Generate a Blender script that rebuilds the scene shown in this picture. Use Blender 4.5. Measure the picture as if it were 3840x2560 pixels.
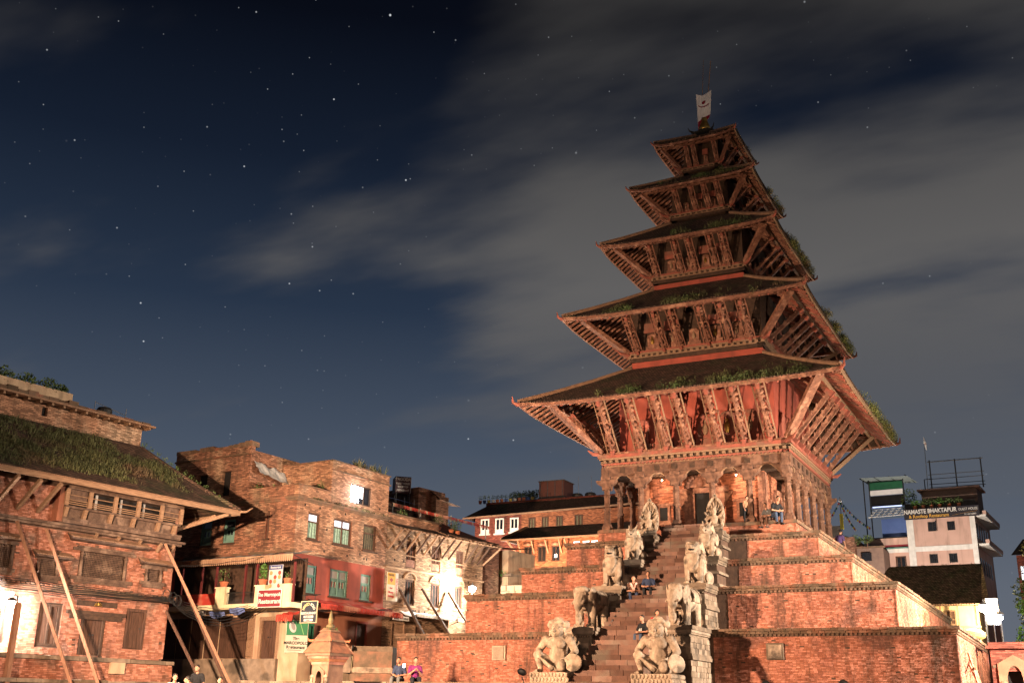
import bpy, bmesh, math, random
from mathutils import Vector, Matrix, Euler, Quaternion, noise
random.seed(7)
R = math.radians
for _o in list(bpy.data.objects): bpy.data.objects.remove(_o)
scene = bpy.context.scene
COL = scene.collection

# ------------------------------------------------------------------ camera
cam_data = bpy.data.cameras.new('camera')
cam = bpy.data.objects.new('camera', cam_data); COL.objects.link(cam)
cam_data.sensor_width = 36.0; cam_data.lens = 38.29; cam_data.clip_end = 4000
_yaw, _pit, _rol = R(-27.105), R(18.5176), R(1.073)
_f = Vector((math.sin(_yaw)*math.cos(_pit), math.cos(_yaw)*math.cos(_pit), math.sin(_pit)))
_r0 = Vector((math.cos(_yaw), -math.sin(_yaw), 0)); _u0 = _r0.cross(_f)
_r = _r0*math.cos(_rol)+_u0*math.sin(_rol); _u = _u0*math.cos(_rol)-_r0*math.sin(_rol)
cam.matrix_world = Matrix(((_r.x,_u.x,-_f.x,16.026),(_r.y,_u.y,-_f.y,-55.768),(_r.z,_u.z,-_f.z,-1.094),(0,0,0,1)))
scene.camera = cam

# ------------------------------------------------------------------ night sky: glow at the horizon, drifting cloud, stars
world = bpy.data.worlds.new('World'); scene.world = world; world.use_nodes = True
def make_sky():
    nt = world.node_tree; N = nt.nodes; L = nt.links; N.clear()
    def n(t, **k):
        x = N.new(t)
        for a, b in k.items(): setattr(x, a, b)
        return x
    def mth(op, a, b=None, c=None, clamp=False):
        x = n('ShaderNodeMath', operation=op, use_clamp=clamp)
        for i, v in enumerate((a, b, c)):
            if v is None: continue
            if isinstance(v, (int, float)): x.inputs[i].default_value = v
            else: L.new(v, x.inputs[i])
        return x.outputs[0]
    tc = n('ShaderNodeTexCoord'); d = tc.outputs['Generated']
    nrm = n('ShaderNodeVectorMath', operation='NORMALIZE'); L.new(d, nrm.inputs[0]); d = nrm.outputs[0]
    sep = n('ShaderNodeSeparateXYZ'); L.new(d, sep.inputs[0]); X, Y, Z = sep.outputs
    ramp = n('ShaderNodeValToRGB'); L.new(Z, ramp.inputs[0]); cr = ramp.color_ramp
    cr.elements[0].position = 0.0; cr.elements[0].color = (.120, .132, .158, 1)
    cr.elements[1].position = .75; cr.elements[1].color = (.0012, .0012, .002, 1)
    for p, c in ((.10, (.100, .116, .146)), (.22, (.055, .073, .106)), (.34, (.018, .030, .055)), (.46, (.0066, .0115, .024)), (.57, (.0022, .0032, .007))):
        e = cr.elements.new(p); e.color = (*c, 1)
    # cloud sheet at altitude
    zz = mth('ADD', mth('MAXIMUM', Z, 0.0), .12)
    cx, cyy = mth('DIVIDE', X, zz), mth('DIVIDE', Y, zz)
    cmb = n('ShaderNodeCombineXYZ'); L.new(cx, cmb.inputs[0]); L.new(cyy, cmb.inputs[1])
    mp = n('ShaderNodeMapping'); L.new(cmb.outputs[0], mp.inputs[0])
    mp.inputs['Rotation'].default_value = (0, 0, R(32)); mp.inputs['Scale'].default_value = (.62, 1.35, 1); mp.inputs['Location'].default_value = (2.35, .4, 0)
    nz = n('ShaderNodeTexNoise'); L.new(mp.outputs[0], nz.inputs['Vector']); nz.inputs['Scale'].default_value = 1.9; nz.inputs['Detail'].default_value = 5; nz.inputs['Roughness'].default_value = .47
    az = mth('ADD', mth('MULTIPLY', X, .889), mth('MULTIPLY', Y, .457))
    bank = n('ShaderNodeMapRange', interpolation_type='SMOOTHSTEP'); L.new(az, bank.inputs[0])
    for i, v in zip((1, 2, 3, 4), (-.15, .09, -.105, .19)): bank.inputs[i].default_value = v
    den = n('ShaderNodeMapRange', interpolation_type='SMOOTHSTEP'); L.new(mth('ADD', nz.outputs[0], bank.outputs[0]), den.inputs[0])
    for i, v in zip((1, 2, 3, 4), (.43, .72, 0, 1)): den.inputs[i].default_value = v
    low = n('ShaderNodeMapRange'); L.new(Z, low.inputs[0])
    for i, v in zip((1, 2, 3, 4), (.12, .36, .0, 1)): low.inputs[i].default_value = v
    top = n('ShaderNodeMapRange'); L.new(Z, top.inputs[0])
    for i, v in zip((1, 2, 3, 4), (.36, .62, 1, .26)): top.inputs[i].default_value = v
    dens = mth('MULTIPLY', mth('MULTIPLY', den.outputs[0], low.outputs[0]), .9)
    ccol = n('ShaderNodeMix', data_type='RGBA', blend_type='MULTIPLY'); ccol.inputs[0].default_value = 1
    ccol.inputs[6].default_value = (.112, .107, .104, 1); L.new(top.outputs[0], ccol.inputs[7])
    mix = n('ShaderNodeMix', data_type='RGBA'); L.new(dens, mix.inputs[0]); L.new(ramp.outputs[0], mix.inputs[6]); L.new(ccol.outputs[2], mix.inputs[7])
    # stars
    tot = None
    azi = mth('ARCTAN2', X, Y); ele = mth('ARCSINE', Z)
    sv = n('ShaderNodeCombineXYZ'); L.new(mth('MULTIPLY', azi, .87), sv.inputs[0]); L.new(ele, sv.inputs[1])
    for sc, keep, rad, gain in ((30, .45, .031, .9), (62, .5, .05, .32), (9.5, .5, .0135, 2.6)):
        vo = n('ShaderNodeTexVoronoi', voronoi_dimensions='2D'); vo.inputs['Scale'].default_value = sc; L.new(sv.outputs[0], vo.inputs['Vector'])
        sx = n('ShaderNodeSeparateXYZ'); L.new(vo.outputs['Color'], sx.inputs[0])
        on = mth('GREATER_THAN', sx.outputs[0], keep)
        spot = n('ShaderNodeMapRange', interpolation_type='SMOOTHSTEP'); L.new(vo.outputs['Distance'], spot.inputs[0])
        for i, v in zip((1, 2, 3, 4), (0, rad, 1, 0)): spot.inputs[i].default_value = v
        b = mth('MULTIPLY', mth('MULTIPLY', on, spot.outputs[0]), mth('MULTIPLY', mth('POWER', sx.outputs[1], 4.5), gain))
        tot = b if tot is None else mth('ADD', tot, b)
    tot = mth('MULTIPLY', tot, mth('MAXIMUM', mth('SUBTRACT', 1.0, mth('MULTIPLY', dens, 1.7)), 0.0))
    tot = mth('MULTIPLY', tot, mth('MULTIPLY', Z, 2.2, clamp=True))
    sadd = n('ShaderNodeMix', data_type='RGBA', blend_type='ADD'); sadd.inputs[0].default_value = 1
    st = n('ShaderNodeMix', data_type='RGBA', blend_type='MULTIPLY'); st.inputs[0].default_value = 1; st.inputs[6].default_value = (.92, .96, 1, 1); L.new(tot, st.inputs[7])
    L.new(mix.outputs[2], sadd.inputs[6]); L.new(st.outputs[2], sadd.inputs[7])
    bg = n('ShaderNodeBackground'); L.new(sadd.outputs[2], bg.inputs[0]); bg.inputs[1].default_value = 1.0
    out = n('ShaderNodeOutputWorld'); L.new(bg.outputs[0], out.inputs[0])
make_sky()

# ------------------------------------------------------------------ exposure and sampling
vs = scene.view_settings; vs.view_transform = 'Standard'; vs.look = 'None'; vs.exposure = 0.22; vs.gamma = 1.0
scene.render.engine = 'CYCLES'
cy = scene.cycles; cy.use_denoising = True; cy.max_bounces = 6; cy.diffuse_bounces = 3; cy.glossy_bounces = 2; cy.transmission_bounces = 3
cy.sample_clamp_indirect = 6; cy.use_light_tree = True; cy.caustics_reflective = False; cy.caustics_refractive = False

# ------------------------------------------------------------------ materials
MATS = {}
def mat(name, c1, c2=None, c3=None, scale=3.0, rough=.85, bump=.25, bscale=40, island=0.0, stain=0.0, metal=0.0, kind=None, emit=None, estr=0, spec=.25, params=None):
    if name in MATS: return MATS[name]
    m = bpy.data.materials.new(name); m.use_nodes = True; MATS[name] = m
    nt = m.node_tree; N = nt.nodes; L = nt.links
    b = N['Principled BSDF']; b.inputs['Roughness'].default_value = rough; b.inputs['Metallic'].default_value = metal
    b.inputs['Specular IOR Level'].default_value = spec
    c2 = c2 or tuple(v*.6 for v in c1)
    tc = N.new('ShaderNodeTexCoord'); ob = tc.outputs['Object']
    def nz(sc, det=4, vec=None, rgh=.55):
        x = N.new('ShaderNodeTexNoise'); x.inputs['Scale'].default_value = sc; x.inputs['Detail'].default_value = det; x.inputs['Roughness'].default_value = rgh
        L.new(vec or ob, x.inputs['Vector']); return x.outputs[0]
    def mr(v, a, b_, c=0.0, d=1.0):
        x = N.new('ShaderNodeMapRange'); L.new(v, x.inputs[0])
        for i, q in zip((1, 2, 3, 4), (a, b_, c, d)): x.inputs[i].default_value = q
        return x.outputs[0]
    def mix(f, a, b_, bt='MIX'):
        x = N.new('ShaderNodeMix'); x.data_type = 'RGBA'; x.blend_type = bt
        if isinstance(f, float): x.inputs[0].default_value = f
        else: L.new(f, x.inputs[0])
        for s, q in ((6, a), (7, b_)):
            if isinstance(q, tuple): x.inputs[s].default_value = (*q[:3], 1)
            else: L.new(q, x.inputs[s])
        return x.outputs[2]
    def mth(op, a, b_):
        x = N.new('ShaderNodeMath'); x.operation = op
        for i, q in enumerate((a, b_)):
            if isinstance(q, (int, float)): x.inputs[i].default_value = q
            else: L.new(q, x.inputs[i])
        return x.outputs[0]
    vec = ob
    if kind in ('wood', 'woodz'):
        mp = N.new('ShaderNodeMapping'); L.new(ob, mp.inputs[0])
        mp.inputs['Scale'].default_value = (6, 6, .7) if kind == 'woodz' else (.7, 6, 6); vec = mp.outputs[0]
    f = mr(nz(scale, 5, vec), .32, .68)
    col = mix(f, c1, c2)
    height = nz(bscale, 5, vec)
    if c3: col = mix(mr(nz(scale*.37, 3), .52, .66), col, c3)
    if kind in ('brick', 'tile'):
        sx = N.new('ShaderNodeSeparateXYZ'); L.new(ob, sx.inputs[0])
        cb = N.new('ShaderNodeCombineXYZ'); L.new(mth('ADD', sx.outputs[0], sx.outputs[1]), cb.inputs[0]); L.new(sx.outputs[2], cb.inputs[1])
        bt = N.new('ShaderNodeTexBrick'); L.new(cb.outputs[0], bt.inputs['Vector'])
        bw, bh, mo = params or (.24, .072, .012)
        bt.inputs['Scale'].default_value = 1; bt.inputs['Brick Width'].default_value = bw; bt.inputs['Row Height'].default_value = bh; bt.inputs['Mortar Size'].default_value = mo
        bt.inputs['Mortar Smooth'].default_value = .2; bt.inputs['Bias'].default_value = -.1
        bt.inputs['Color1'].default_value = (.35, .35, .35, 1); bt.inputs['Color2'].default_value = (1.15, 1.15, 1.15, 1); bt.inputs['Mortar'].default_value = (.42, .38, .36, 1) if kind == 'brick' else (.25, .25, .25, 1)
        col = mix(1.0, col, bt.outputs['Color'], 'MULTIPLY')
        height = mth('ADD', mth('MULTIPLY', height, .35), mth('MULTIPLY', mth('SUBTRACT', 1.0, bt.outputs['Fac']), .8))
    if island:
        g = N.new('ShaderNodeNewGeometry'); oi = N.new('ShaderNodeObjectInfo')
        fr = mth('FRACT', mth('ADD', g.outputs['Random Per Island'], oi.outputs['Random']), 0)
        hv = N.new('ShaderNodeHueSaturation'); L.new(col, hv.inputs['Color'])
        L.new(mth('ADD', mth('MULTIPLY', mth('POWER', fr, 1.6), island*1.6), 1-island*.62), hv.inputs['Value'])
        L.new(mth('ADD', mth('MULTIPLY', fr, -.35*island), 1.1), hv.inputs['Saturation'])
        col = hv.outputs[0]
    if stain:
        mp = N.new('ShaderNodeMapping'); L.new(ob, mp.inputs[0]); mp.inputs['Scale'].default_value = (1.5, 1.5, .22)
        col = mix(mr(nz(1.1, 5, mp.outputs[0], .66), .50, .68, 0, stain), col, (.030, .024, .016))
    L.new(col, b.inputs['Base Color'])
    if bump:
        bp = N.new('ShaderNodeBump'); bp.inputs['Strength'].default_value = bump; bp.inputs['Distance'].default_value = .03; L.new(height, bp.inputs['Height']); L.new(bp.outputs[0], b.inputs['Normal'])
    if emit:
        b.inputs['Emission Color'].default_value = (*emit, 1); b.inputs['Emission Strength'].default_value = estr
    return m
BRICK = mat('brick', (.41, .165, .108), (.28, .102, .068), (.19, .082, .060), scale=2.2, bump=.5, bscale=70, island=.38, stain=.8)
BRICKLEFT = mat('brick_old', (.37, .16, .105), (.25, .105, .072), (.17, .105, .08), scale=2.0, bump=.5, bscale=60, island=.42, stain=.55)
MORTAR = mat('mortar', (.115, .066, .045), (.06, .036, .026), scale=4, bump=.4, stain=.5)
BRICKTEX = mat('brick_wall', (.40, .20, .125), (.25, .12, .078), (.40, .26, .17), scale=1.6, kind='brick', bump=.7, stain=.55)
BRICKORANGE = mat('brick_wall_orange', (.52, .29, .18), (.37, .19, .115), (.55, .38, .26), scale=1.3, kind='brick', bump=.8, stain=.45)
BRICKDARK = mat('brick_wall_red', (.30, .085, .055), (.18, .05, .036), scale=1.6, kind='brick', bump=.5, stain=.35)
SANCT = mat('brick_sanctum', (.46, .17, .095), (.33, .115, .065), scale=1.4, kind='brick', bump=.5, params=(.24, .07, .008))
COPING = mat('moss_coping', (.155, .092, .060), (.075, .056, .038), (.21, .092, .058), scale=3, bump=.6, bscale=30, island=.35)
STONE = mat('carved_stone', (.37, .275, .20), (.22, .162, .116), (.085, .063, .047), scale=5.5, bump=.7, bscale=22, stain=.55, rough=.8)
STONED = mat('dark_stone', (.21, .155, .112), (.12, .088, .064), (.075, .058, .044), scale=3, bump=.5, bscale=22, island=.4)
STEP = mat('stair_stone', (.125, .062, .043), (.075, .040, .030), (.105, .078, .060), scale=2.5, bump=.5, bscale=25, island=.55)
WOOD = mat('carved_wood', (.235, .100, .062), (.105, .046, .030), (.33, .165, .105), scale=7, bump=.9, bscale=16, rough=.7)
WOODL = mat('weathered_wood', (.30, .185, .115), (.17, .098, .060), scale=4, bump=.6, bscale=18, kind='wood')
WOODZ = mat('dark_door_wood', (.095, .047, .030), (.045, .023, .015), scale=3, bump=.5, kind='woodz')
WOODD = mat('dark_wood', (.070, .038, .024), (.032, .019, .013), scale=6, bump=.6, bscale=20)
WOODB = mat('grey_brown_wood', (.125, .078, .056), (.058, .036, .027), (.20, .135, .10), scale=5, bump=.9, bscale=18)
WOODRED = mat('red_lacquer_wood', (.30, .085, .056), (.19, .060, .042), (.18, .090, .062), scale=3, bump=.3, bscale=24, stain=.3)
REDPL = mat('red_plaster', (.31, .068, .044), (.21, .048, .033), scale=1.2, bump=.15, stain=.35)
TILE = mat('old_roof_tile', (.20, .115, .080), (.10, .060, .045), (.10, .088, .050), scale=2, kind='tile', params=(.14, .11, .022), bump=.8)
RIDGE = mat('ridge_clay', (.27, .155, .095), (.17, .10, .065), scale=4, bump=.4)
PLASTER = mat('old_plaster', (.47, .34, .225), (.35, .245, .16), (.33, .20, .125), scale=1.6, bump=.45, bscale=18, stain=.45)
CREAM = mat('cream_paint', (.66, .58, .38), (.52, .45, .29), scale=2, bump=.1, stain=.25)
WHITE = mat('white_paint', (.66, .64, .60), (.54, .52, .48), scale=2, bump=.08, stain=.2)
TEAL = mat('teal_paint', (.135, .245, .205), (.09, .18, .155), scale=5, bump=.15, stain=.25)
PINK = mat('pink_paint', (.50, .325, .265), (.43, .28, .225), scale=.8, bump=.05, stain=.35)
BLUE = mat('blue_paint', (.075, .125, .30), (.06, .10, .25), scale=1, bump=.05)
GREENP = mat('green_paint', (.022, .115, .055), (.016, .085, .042), scale=2, bump=.05)
GLASS = mat('window_glass', (.016, .018, .022), (.010, .011, .014), rough=.12, bump=0, spec=.5)
DARK = mat('dark_interior', (.012, .010, .009), (.006, .005, .005), bump=0)
METAL = mat('grey_metal', (.20, .20, .20), (.12, .12, .12), rough=.45, metal=.7, bump=.1)
DKMETAL = mat('dark_metal', (.045, .043, .042), (.028, .027, .026), rough=.5, metal=.5, bump=.05)
RUSTROOF = mat('corrugated_sheet', (.19, .165, .15), (.11, .09, .08), rough=.6, metal=.3, bump=.2)
CABLE = mat('black_cable', (.020, .020, .021), (.012, .012, .012), rough=.5, bump=0)
GOLD = mat('gilt_copper', (.55, .33, .085), (.36, .20, .05), rough=.35, metal=.9, bump=.1)
FOL = mat('foliage', (.085, .125, .034), (.042, .072, .020), (.15, .13, .045), scale=1.5, bump=0, island=.7, rough=.7)
FOLY = mat('lamplit_weeds', (.17, .175, .05), (.09, .11, .03), (.22, .15, .06), scale=1.5, bump=0, island=.6, rough=.7)  # right eave weeds, lamplight put into their paler yellow-green
TANBRICK = mat('tan_brick_wall', (.45, .30, .19), (.33, .205, .128), (.40, .245, .15), scale=1.4, kind='brick', bump=.6, stain=.4)
FOLB = mat('bright_leaves', (.075, .16, .030), (.045, .105, .02), scale=3, bump=0, island=.6, rough=.6)
GRASS = mat('roof_grass', (.088, .092, .034), (.044, .052, .020), (.10, .055, .034), scale=.7, bump=0, island=.7, rough=.8)
SOIL = mat('paving', (.16, .085, .058), (.095, .055, .04), scale=2, kind='brick', bump=.5)
TERRA = mat('terracotta', (.40, .14, .07), (.30, .10, .05), scale=6, bump=.1)
CLOTHRED = mat('red_awning', (.40, .045, .030), (.28, .032, .022), (.5, .30, .2), scale=1.4, bump=.2, bscale=10)
CLOTHTAN = mat('tan_awning', (.36, .23, .15), (.25, .15, .095), scale=1.2, bump=.2, bscale=9)
CLOTHGREY = mat('grey_tarpaulin', (.33, .32, .31), (.22, .21, .20), scale=2, bump=.5, bscale=6)
CLOTHWHITE = mat('white_cloth', (.74, .72, .70), (.62, .60, .58), scale=2, bump=.3, bscale=6)
CLOTHBLUE = mat('blue_cloth', (.10, .14, .30), (.06, .08, .2), scale=3, bump=.3, bscale=8)
SKIN = mat('skin', (.36, .185, .12), (.31, .155, .10), scale=6, bump=0, rough=.55)
HAIR = mat('black_hair', (.018, .014, .012), (.010, .009, .008), scale=20, bump=.3, rough=.5)
def cloth(name, c): return mat('cloth_'+name, c, tuple(v*.72 for v in c), scale=5, bump=.25, bscale=14, rough=.9)
def paint(name, c): return mat('paint_'+name, c, tuple(v*.85 for v in c), scale=3, bump=.04, rough=.6)
def glow(name, c, s): return mat('glow_'+name, c, c, bump=0, emit=c, estr=s)

# ------------------------------------------------------------------ mesh helpers
def tag(o, label=None, cat=None, group=None, kind=None):
    if label: o['label'] = label
    if cat: o['category'] = cat
    if group: o['group'] = group
    if kind: o['kind'] = kind
    return o
def empty(name, loc=(0, 0, 0), rz=0, label=None, cat=None, group=None):
    o = bpy.data.objects.new(name, None); COL.objects.link(o); o.location = loc; o.rotation_euler = (0, 0, rz); o.empty_display_size = .3
    return tag(o, label, cat, group)
def link(name, me, parent=None, loc=None, rot=None):
    o = bpy.data.objects.new(name, me); COL.objects.link(o)
    if parent: o.parent = parent
    if loc is not None: o.location = loc
    if rot is not None: o.rotation_euler = rot
    return o
class MB:
    def __init__(s, M=None): s.v = []; s.f = []; s.M = M
    def add(s, vs_, fs):
        b = len(s.v)
        if s.M is not None: vs_ = [tuple(s.M @ Vector(p)) for p in vs_]
        s.v += [tuple(p) for p in vs_]; s.f += [tuple(i+b for i in f) for f in fs]; return s
    def box(s, x0, x1, y0, y1, z0, z1, back=True):
        f = [(0,1,5,4),(1,2,6,5),(3,0,4,7),(4,5,6,7),(0,3,2,1)]
        if back: f.append((2,3,7,6))
        return s.add([(x0,y0,z0),(x1,y0,z0),(x1,y1,z0),(x0,y1,z0),(x0,y0,z1),(x1,y0,z1),(x1,y1,z1),(x0,y1,z1)], f)
    def frus(s, w0, z0, w1, z1, cx=0, cy=0):
        v = [(cx+a*w0, cy+b*w0, z0) for a, b in ((-1,-1),(1,-1),(1,1),(-1,1))]+[(cx+a*w1, cy+b*w1, z1) for a, b in ((-1,-1),(1,-1),(1,1),(-1,1))]
        return s.add(v, [(0,1,5,4),(1,2,6,5),(2,3,7,6),(3,0,4,7),(4,5,6,7),(3,2,1,0)])
    def beam(s, p, q, w, h, up=(0,0,1), w2=None, h2=None):
        p, q = Vector(p), Vector(q); d = (q-p).normalized(); a = d.cross(Vector(up))
        if a.length < 1e-4: a = d.cross(Vector((1,0,0)))
        a.normalize(); b = a.cross(d); w2 = w if w2 is None else w2; h2 = h if h2 is None else h2
        v = [p+a*x*w/2+b*y*h/2 for x, y in ((-1,-1),(1,-1),(1,1),(-1,1))]+[q+a*x*w2/2+b*y*h2/2 for x, y in ((-1,-1),(1,-1),(1,1),(-1,1))]
        return s.add(v, [(0,1,5,4),(1,2,6,5),(2,3,7,6),(3,0,4,7),(4,5,6,7),(3,2,1,0)])
    def tube(s, pts, rad, n=8, cap=True):
        pts = [Vector(p) for p in pts]; rr = rad if isinstance(rad, (list, tuple)) else [rad]*len(pts)
        v = []; f = []
        for i, p in enumerate(pts):
            d = (pts[min(i+1, len(pts)-1)]-pts[max(i-1, 0)]).normalized()
            a = d.cross(Vector((0,0,1)))
            if a.length < .05: a = d.cross(Vector((0,1,0)))
            a.normalize(); b = a.cross(d)
            v += [p+(a*math.cos(2*math.pi*k/n)+b*math.sin(2*math.pi*k/n))*rr[i] for k in range(n)]
        for i in range(len(pts)-1):
            for k in range(n): f.append((i*n+k, i*n+(k+1)%n, (i+1)*n+(k+1)%n, (i+1)*n+k))
        if cap: f += [tuple(reversed(range(n))), tuple((len(pts)-1)*n+k for k in range(n))]
        return s.add(v, f)
    def lathe(s, prof, c=(0,0,0), n=14):
        v = [(c[0]+r*math.cos(2*math.pi*k/n), c[1]+r*math.sin(2*math.pi*k/n), c[2]+z) for r, z in prof for k in range(n)]
        f = [(i*n+k, i*n+(k+1)%n, (i+1)*n+(k+1)%n, (i+1)*n+k) for i in range(len(prof)-1) for k in range(n)]
        f += [tuple(reversed(range(n))), tuple((len(prof)-1)*n+k for k in range(n))]
        return s.add(v, f)
    def sph(s, c, r, rot=None, n=12, m=8):
        r = (r, r, r) if isinstance(r, (int, float)) else r
        v = []; f = []; E = Euler(rot).to_matrix() if rot else None
        for i in range(1, m):
            t = math.pi*i/m
            for k in range(n):
                a = 2*math.pi*k/n; p = Vector((r[0]*math.sin(t)*math.cos(a), r[1]*math.sin(t)*math.sin(a), r[2]*math.cos(t)))
                v.append((E @ p if E else p)+Vector(c))
        top = len(v); pt = Vector((0,0,r[2])); v.append((E @ pt if E else pt)+Vector(c)); v.append((E @ -pt if E else -pt)+Vector(c))
        for i in range(m-2):
            for k in range(n): f.append((i*n+k, (i+1)*n+k, (i+1)*n+(k+1)%n, i*n+(k+1)%n))
        for k in range(n): f.append((top, k, (k+1)%n)); f.append((top+1, (m-2)*n+(k+1)%n, (m-2)*n+k))
        return s.add(v, f)
    def cap(s, p, q, r0, r1=None):
        r1 = r0 if r1 is None else r1; p, q = Vector(p), Vector(q)
        s.tube([p, p.lerp(q, .5), q], [r0, (r0+r1)/2, r1], 10); s.sph(p, r0, None, 10, 6); s.sph(q, r1, None, 10, 6); return s
    def prism(s, poly, y0, y1):            # polygon in (x,z), extruded along y
        n = len(poly); v = [(x, y0, z) for x, z in poly]+[(x, y1, z) for x, z in poly]
        return s.add(v, [tuple(range(n)), tuple(reversed(range(n, 2*n)))]+[(i, n+i, n+(i+1)%n, (i+1)%n) for i in range(n)])
    def mesh(s, name, m=None, smooth=False):
        me = bpy.data.meshes.new(name); me.from_pydata(s.v, [], s.f); me.update()
        if m: me.materials.append(m)
        if smooth: me.polygons.foreach_set('use_smooth', [True]*len(me.polygons))
        return me
    def build(s, name, m, parent=None, label=None, cat=None, group=None, kind=None, smooth=False, fix=False):
        me = s.mesh(name, m, smooth)
        if name in ('wall', 'annex_wall', 'rooftop_room', 'wall_core'):
            bm = bmesh.new(); bm.from_mesh(me); bmesh.ops.remove_doubles(bm, verts=bm.verts, dist=.002); bm.to_mesh(me); bm.free()
        if fix:
            bm = bmesh.new(); bm.from_mesh(me); bmesh.ops.recalc_face_normals(bm, faces=bm.faces); bm.to_mesh(me); bm.free()
        return tag(link(name, me, parent), label, cat, group, kind)
BENCH = bpy.data.scenes.new('bench')         # empty side scene where modifiers are applied
def bench_graph():
    with bpy.context.temp_override(scene=BENCH, view_layer=BENCH.view_layers[0]): return bpy.context.evaluated_depsgraph_get()
def sculpt(name, mb, m, vox, parent=None, smooth=3, rough=0.0):
    """one continuous skin grown over overlapping masses"""
    me = mb.mesh(name); o = bpy.data.objects.new(name, me); BENCH.collection.objects.link(o)
    r = o.modifiers.new('r', 'REMESH'); r.mode = 'VOXEL'; r.voxel_size = vox
    sm = o.modifiers.new('s', 'SMOOTH'); sm.iterations = smooth; sm.factor = .5
    dg = bench_graph(); new = bpy.data.meshes.new_from_object(o.evaluated_get(dg))
    bpy.data.objects.remove(o); bpy.data.meshes.remove(me)
    new.materials.clear(); new.materials.append(m); new.polygons.foreach_set('use_smooth', [True]*len(new.polygons))
    return link(name, new, parent)
def text(s_, size, m, parent, loc, rot, name='lettering', wide=1.0, align='CENTER', bold=0.0):
    cu = bpy.data.curves.new('t', 'FONT'); cu.body = s_; cu.size = size; cu.align_x = align; cu.align_y = 'CENTER'; cu.extrude = .006; cu.offset = bold
    o = bpy.data.objects.new('t', cu); BENCH.collection.objects.link(o); dg = bench_graph()
    me = bpy.data.meshes.new_from_object(o.evaluated_get(dg)); bpy.data.objects.remove(o); bpy.data.curves.remove(cu)
    me.materials.clear(); me.materials.append(m)
    for v in me.vertices: v.co.x *= wide
    return link(name, me, parent, loc, rot)
def frame(P, ang):                          # facade frame: local x along the wall, local y into the house
    return dict(loc=(P[0], P[1], 0), rz=R(90-ang))
LEFTM = Matrix(((0,1,0,0),(-1,0,0,0),(0,0,1,0),(0,0,0,1)))   # the house side that meets the facade at its near corner
def in_hole(x0, x1, z0, z1, holes): return any(x0 < h[1]-.01 and x1 > h[0]+.01 and z0 < h[3]-.01 and z1 > h[2]+.01 for h in holes)
def wall(mb, x0, x1, z0, z1, holes, t=.22, y=0):
    xs = sorted({x0, x1, *[min(max(h[i], x0), x1) for h in holes for i in (0, 1)]}); zs = sorted({z0, z1, *[min(max(h[i], z0), z1) for h in holes for i in (2, 3)]})
    for a, b in zip(xs, xs[1:]):
        for c, d in zip(zs, zs[1:]):
            if not in_hole(a, b, c, d, holes): mb.add([(a,y,c),(b,y,c),(b,y,d),(a,y,d)], [(0,1,2,3)])
    for h in holes:
        a, b, c, d = h[:4]; Y = y+t
        mb.add([(a,y,c),(a,Y,c),(a,Y,d),(a,y,d)], [(3,2,1,0)]); mb.add([(b,y,c),(b,Y,c),(b,Y,d),(b,y,d)], [(0,1,2,3)])
        mb.add([(a,y,c),(b,y,c),(b,Y,c),(a,Y,c)], [(0,1,2,3)]); mb.add([(a,y,d),(b,y,d),(b,Y,d),(a,Y,d)], [(3,2,1,0)])
    return mb
def bricks(x0, x1, z0, z1, holes, bw=.16, bh=.050, gap=.009, proud=.018, rnd=random):
    """brick boxes of one wall face as (x0,x1,z0,z1,proud) in running bond"""
    out = []; n = max(1, round((z1-z0)/(bh+gap))); st = (z1-z0)/n
    for i in range(n):
        z = z0+i*st; x = x0-(bw/2 if i % 2 else 0)*rnd.uniform(.8, 1.2)
        while x < x1-.03:
            w = bw*rnd.uniform(.82, 1.12); a, b = max(x, x0), min(x+w, x1)
            for h in holes:                     # cut the brick at an opening
                if a < h[1] and b > h[0] and z < h[3]-.01 and z+st-gap > h[2]+.01:
                    if h[0]-a > b-h[1]: b = min(b, h[0])
                    else: a = max(a, h[1])
            if b-a > .03 and rnd.random() > .012:
                out.append((a, b-gap, z+rnd.uniform(-.003, .003), z+st-gap+rnd.uniform(-.004, .003), proud*rnd.uniform(.35, 1.25)))
            x += w
    return out
def tufts(mb, pts, h=.25, n=5, spread=.12, w=.02, lean=(0, 0)):
    for p in pts:
        for _ in range(n):
            x, y = p[0]+random.gauss(0, spread), p[1]+random.gauss(0, spread); hh = h*random.uniform(.4, 1.3); a = random.uniform(0, 6.28); dx, dy = math.cos(a)*w, math.sin(a)*w
            lx, ly = random.gauss(lean[0], .35)*hh, random.gauss(lean[1], .35)*hh
            mb.add([(x-dx, y-dy, p[2]-.03), (x+dx, y+dy, p[2]-.03), (x+dx*.8+lx*.5, y+dy*.8+ly*.5, p[2]+hh*.6), (x+lx, y+ly, p[2]+hh), (x-dx*.8+lx*.5, y-dy*.8+ly*.5, p[2]+hh*.6)], [(0, 1, 2, 3, 4)])
    return mb
def leaves(mb, c, r, n, size, flat=1.0):
    for _ in range(n):
        d = Vector((random.gauss(0,1), random.gauss(0,1), random.gauss(0,1))).normalized()*(random.random()**.4)
        p = Vector((c[0]+d.x*r[0], c[1]+d.y*r[1], c[2]+d.z*r[2])); q = Quaternion((random.gauss(0,1), random.gauss(0,1), random.gauss(0,1), random.gauss(0,1))).normalized().to_matrix()
        s_ = size*random.uniform(.5, 1.3)
        mb.add([p+q @ Vector(v)*s_ for v in ((-.5,0,0),(0,-.28,.08),(.5,0,0),(0,.28,.08))], [(0,1,2,3)])
    return mb


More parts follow.
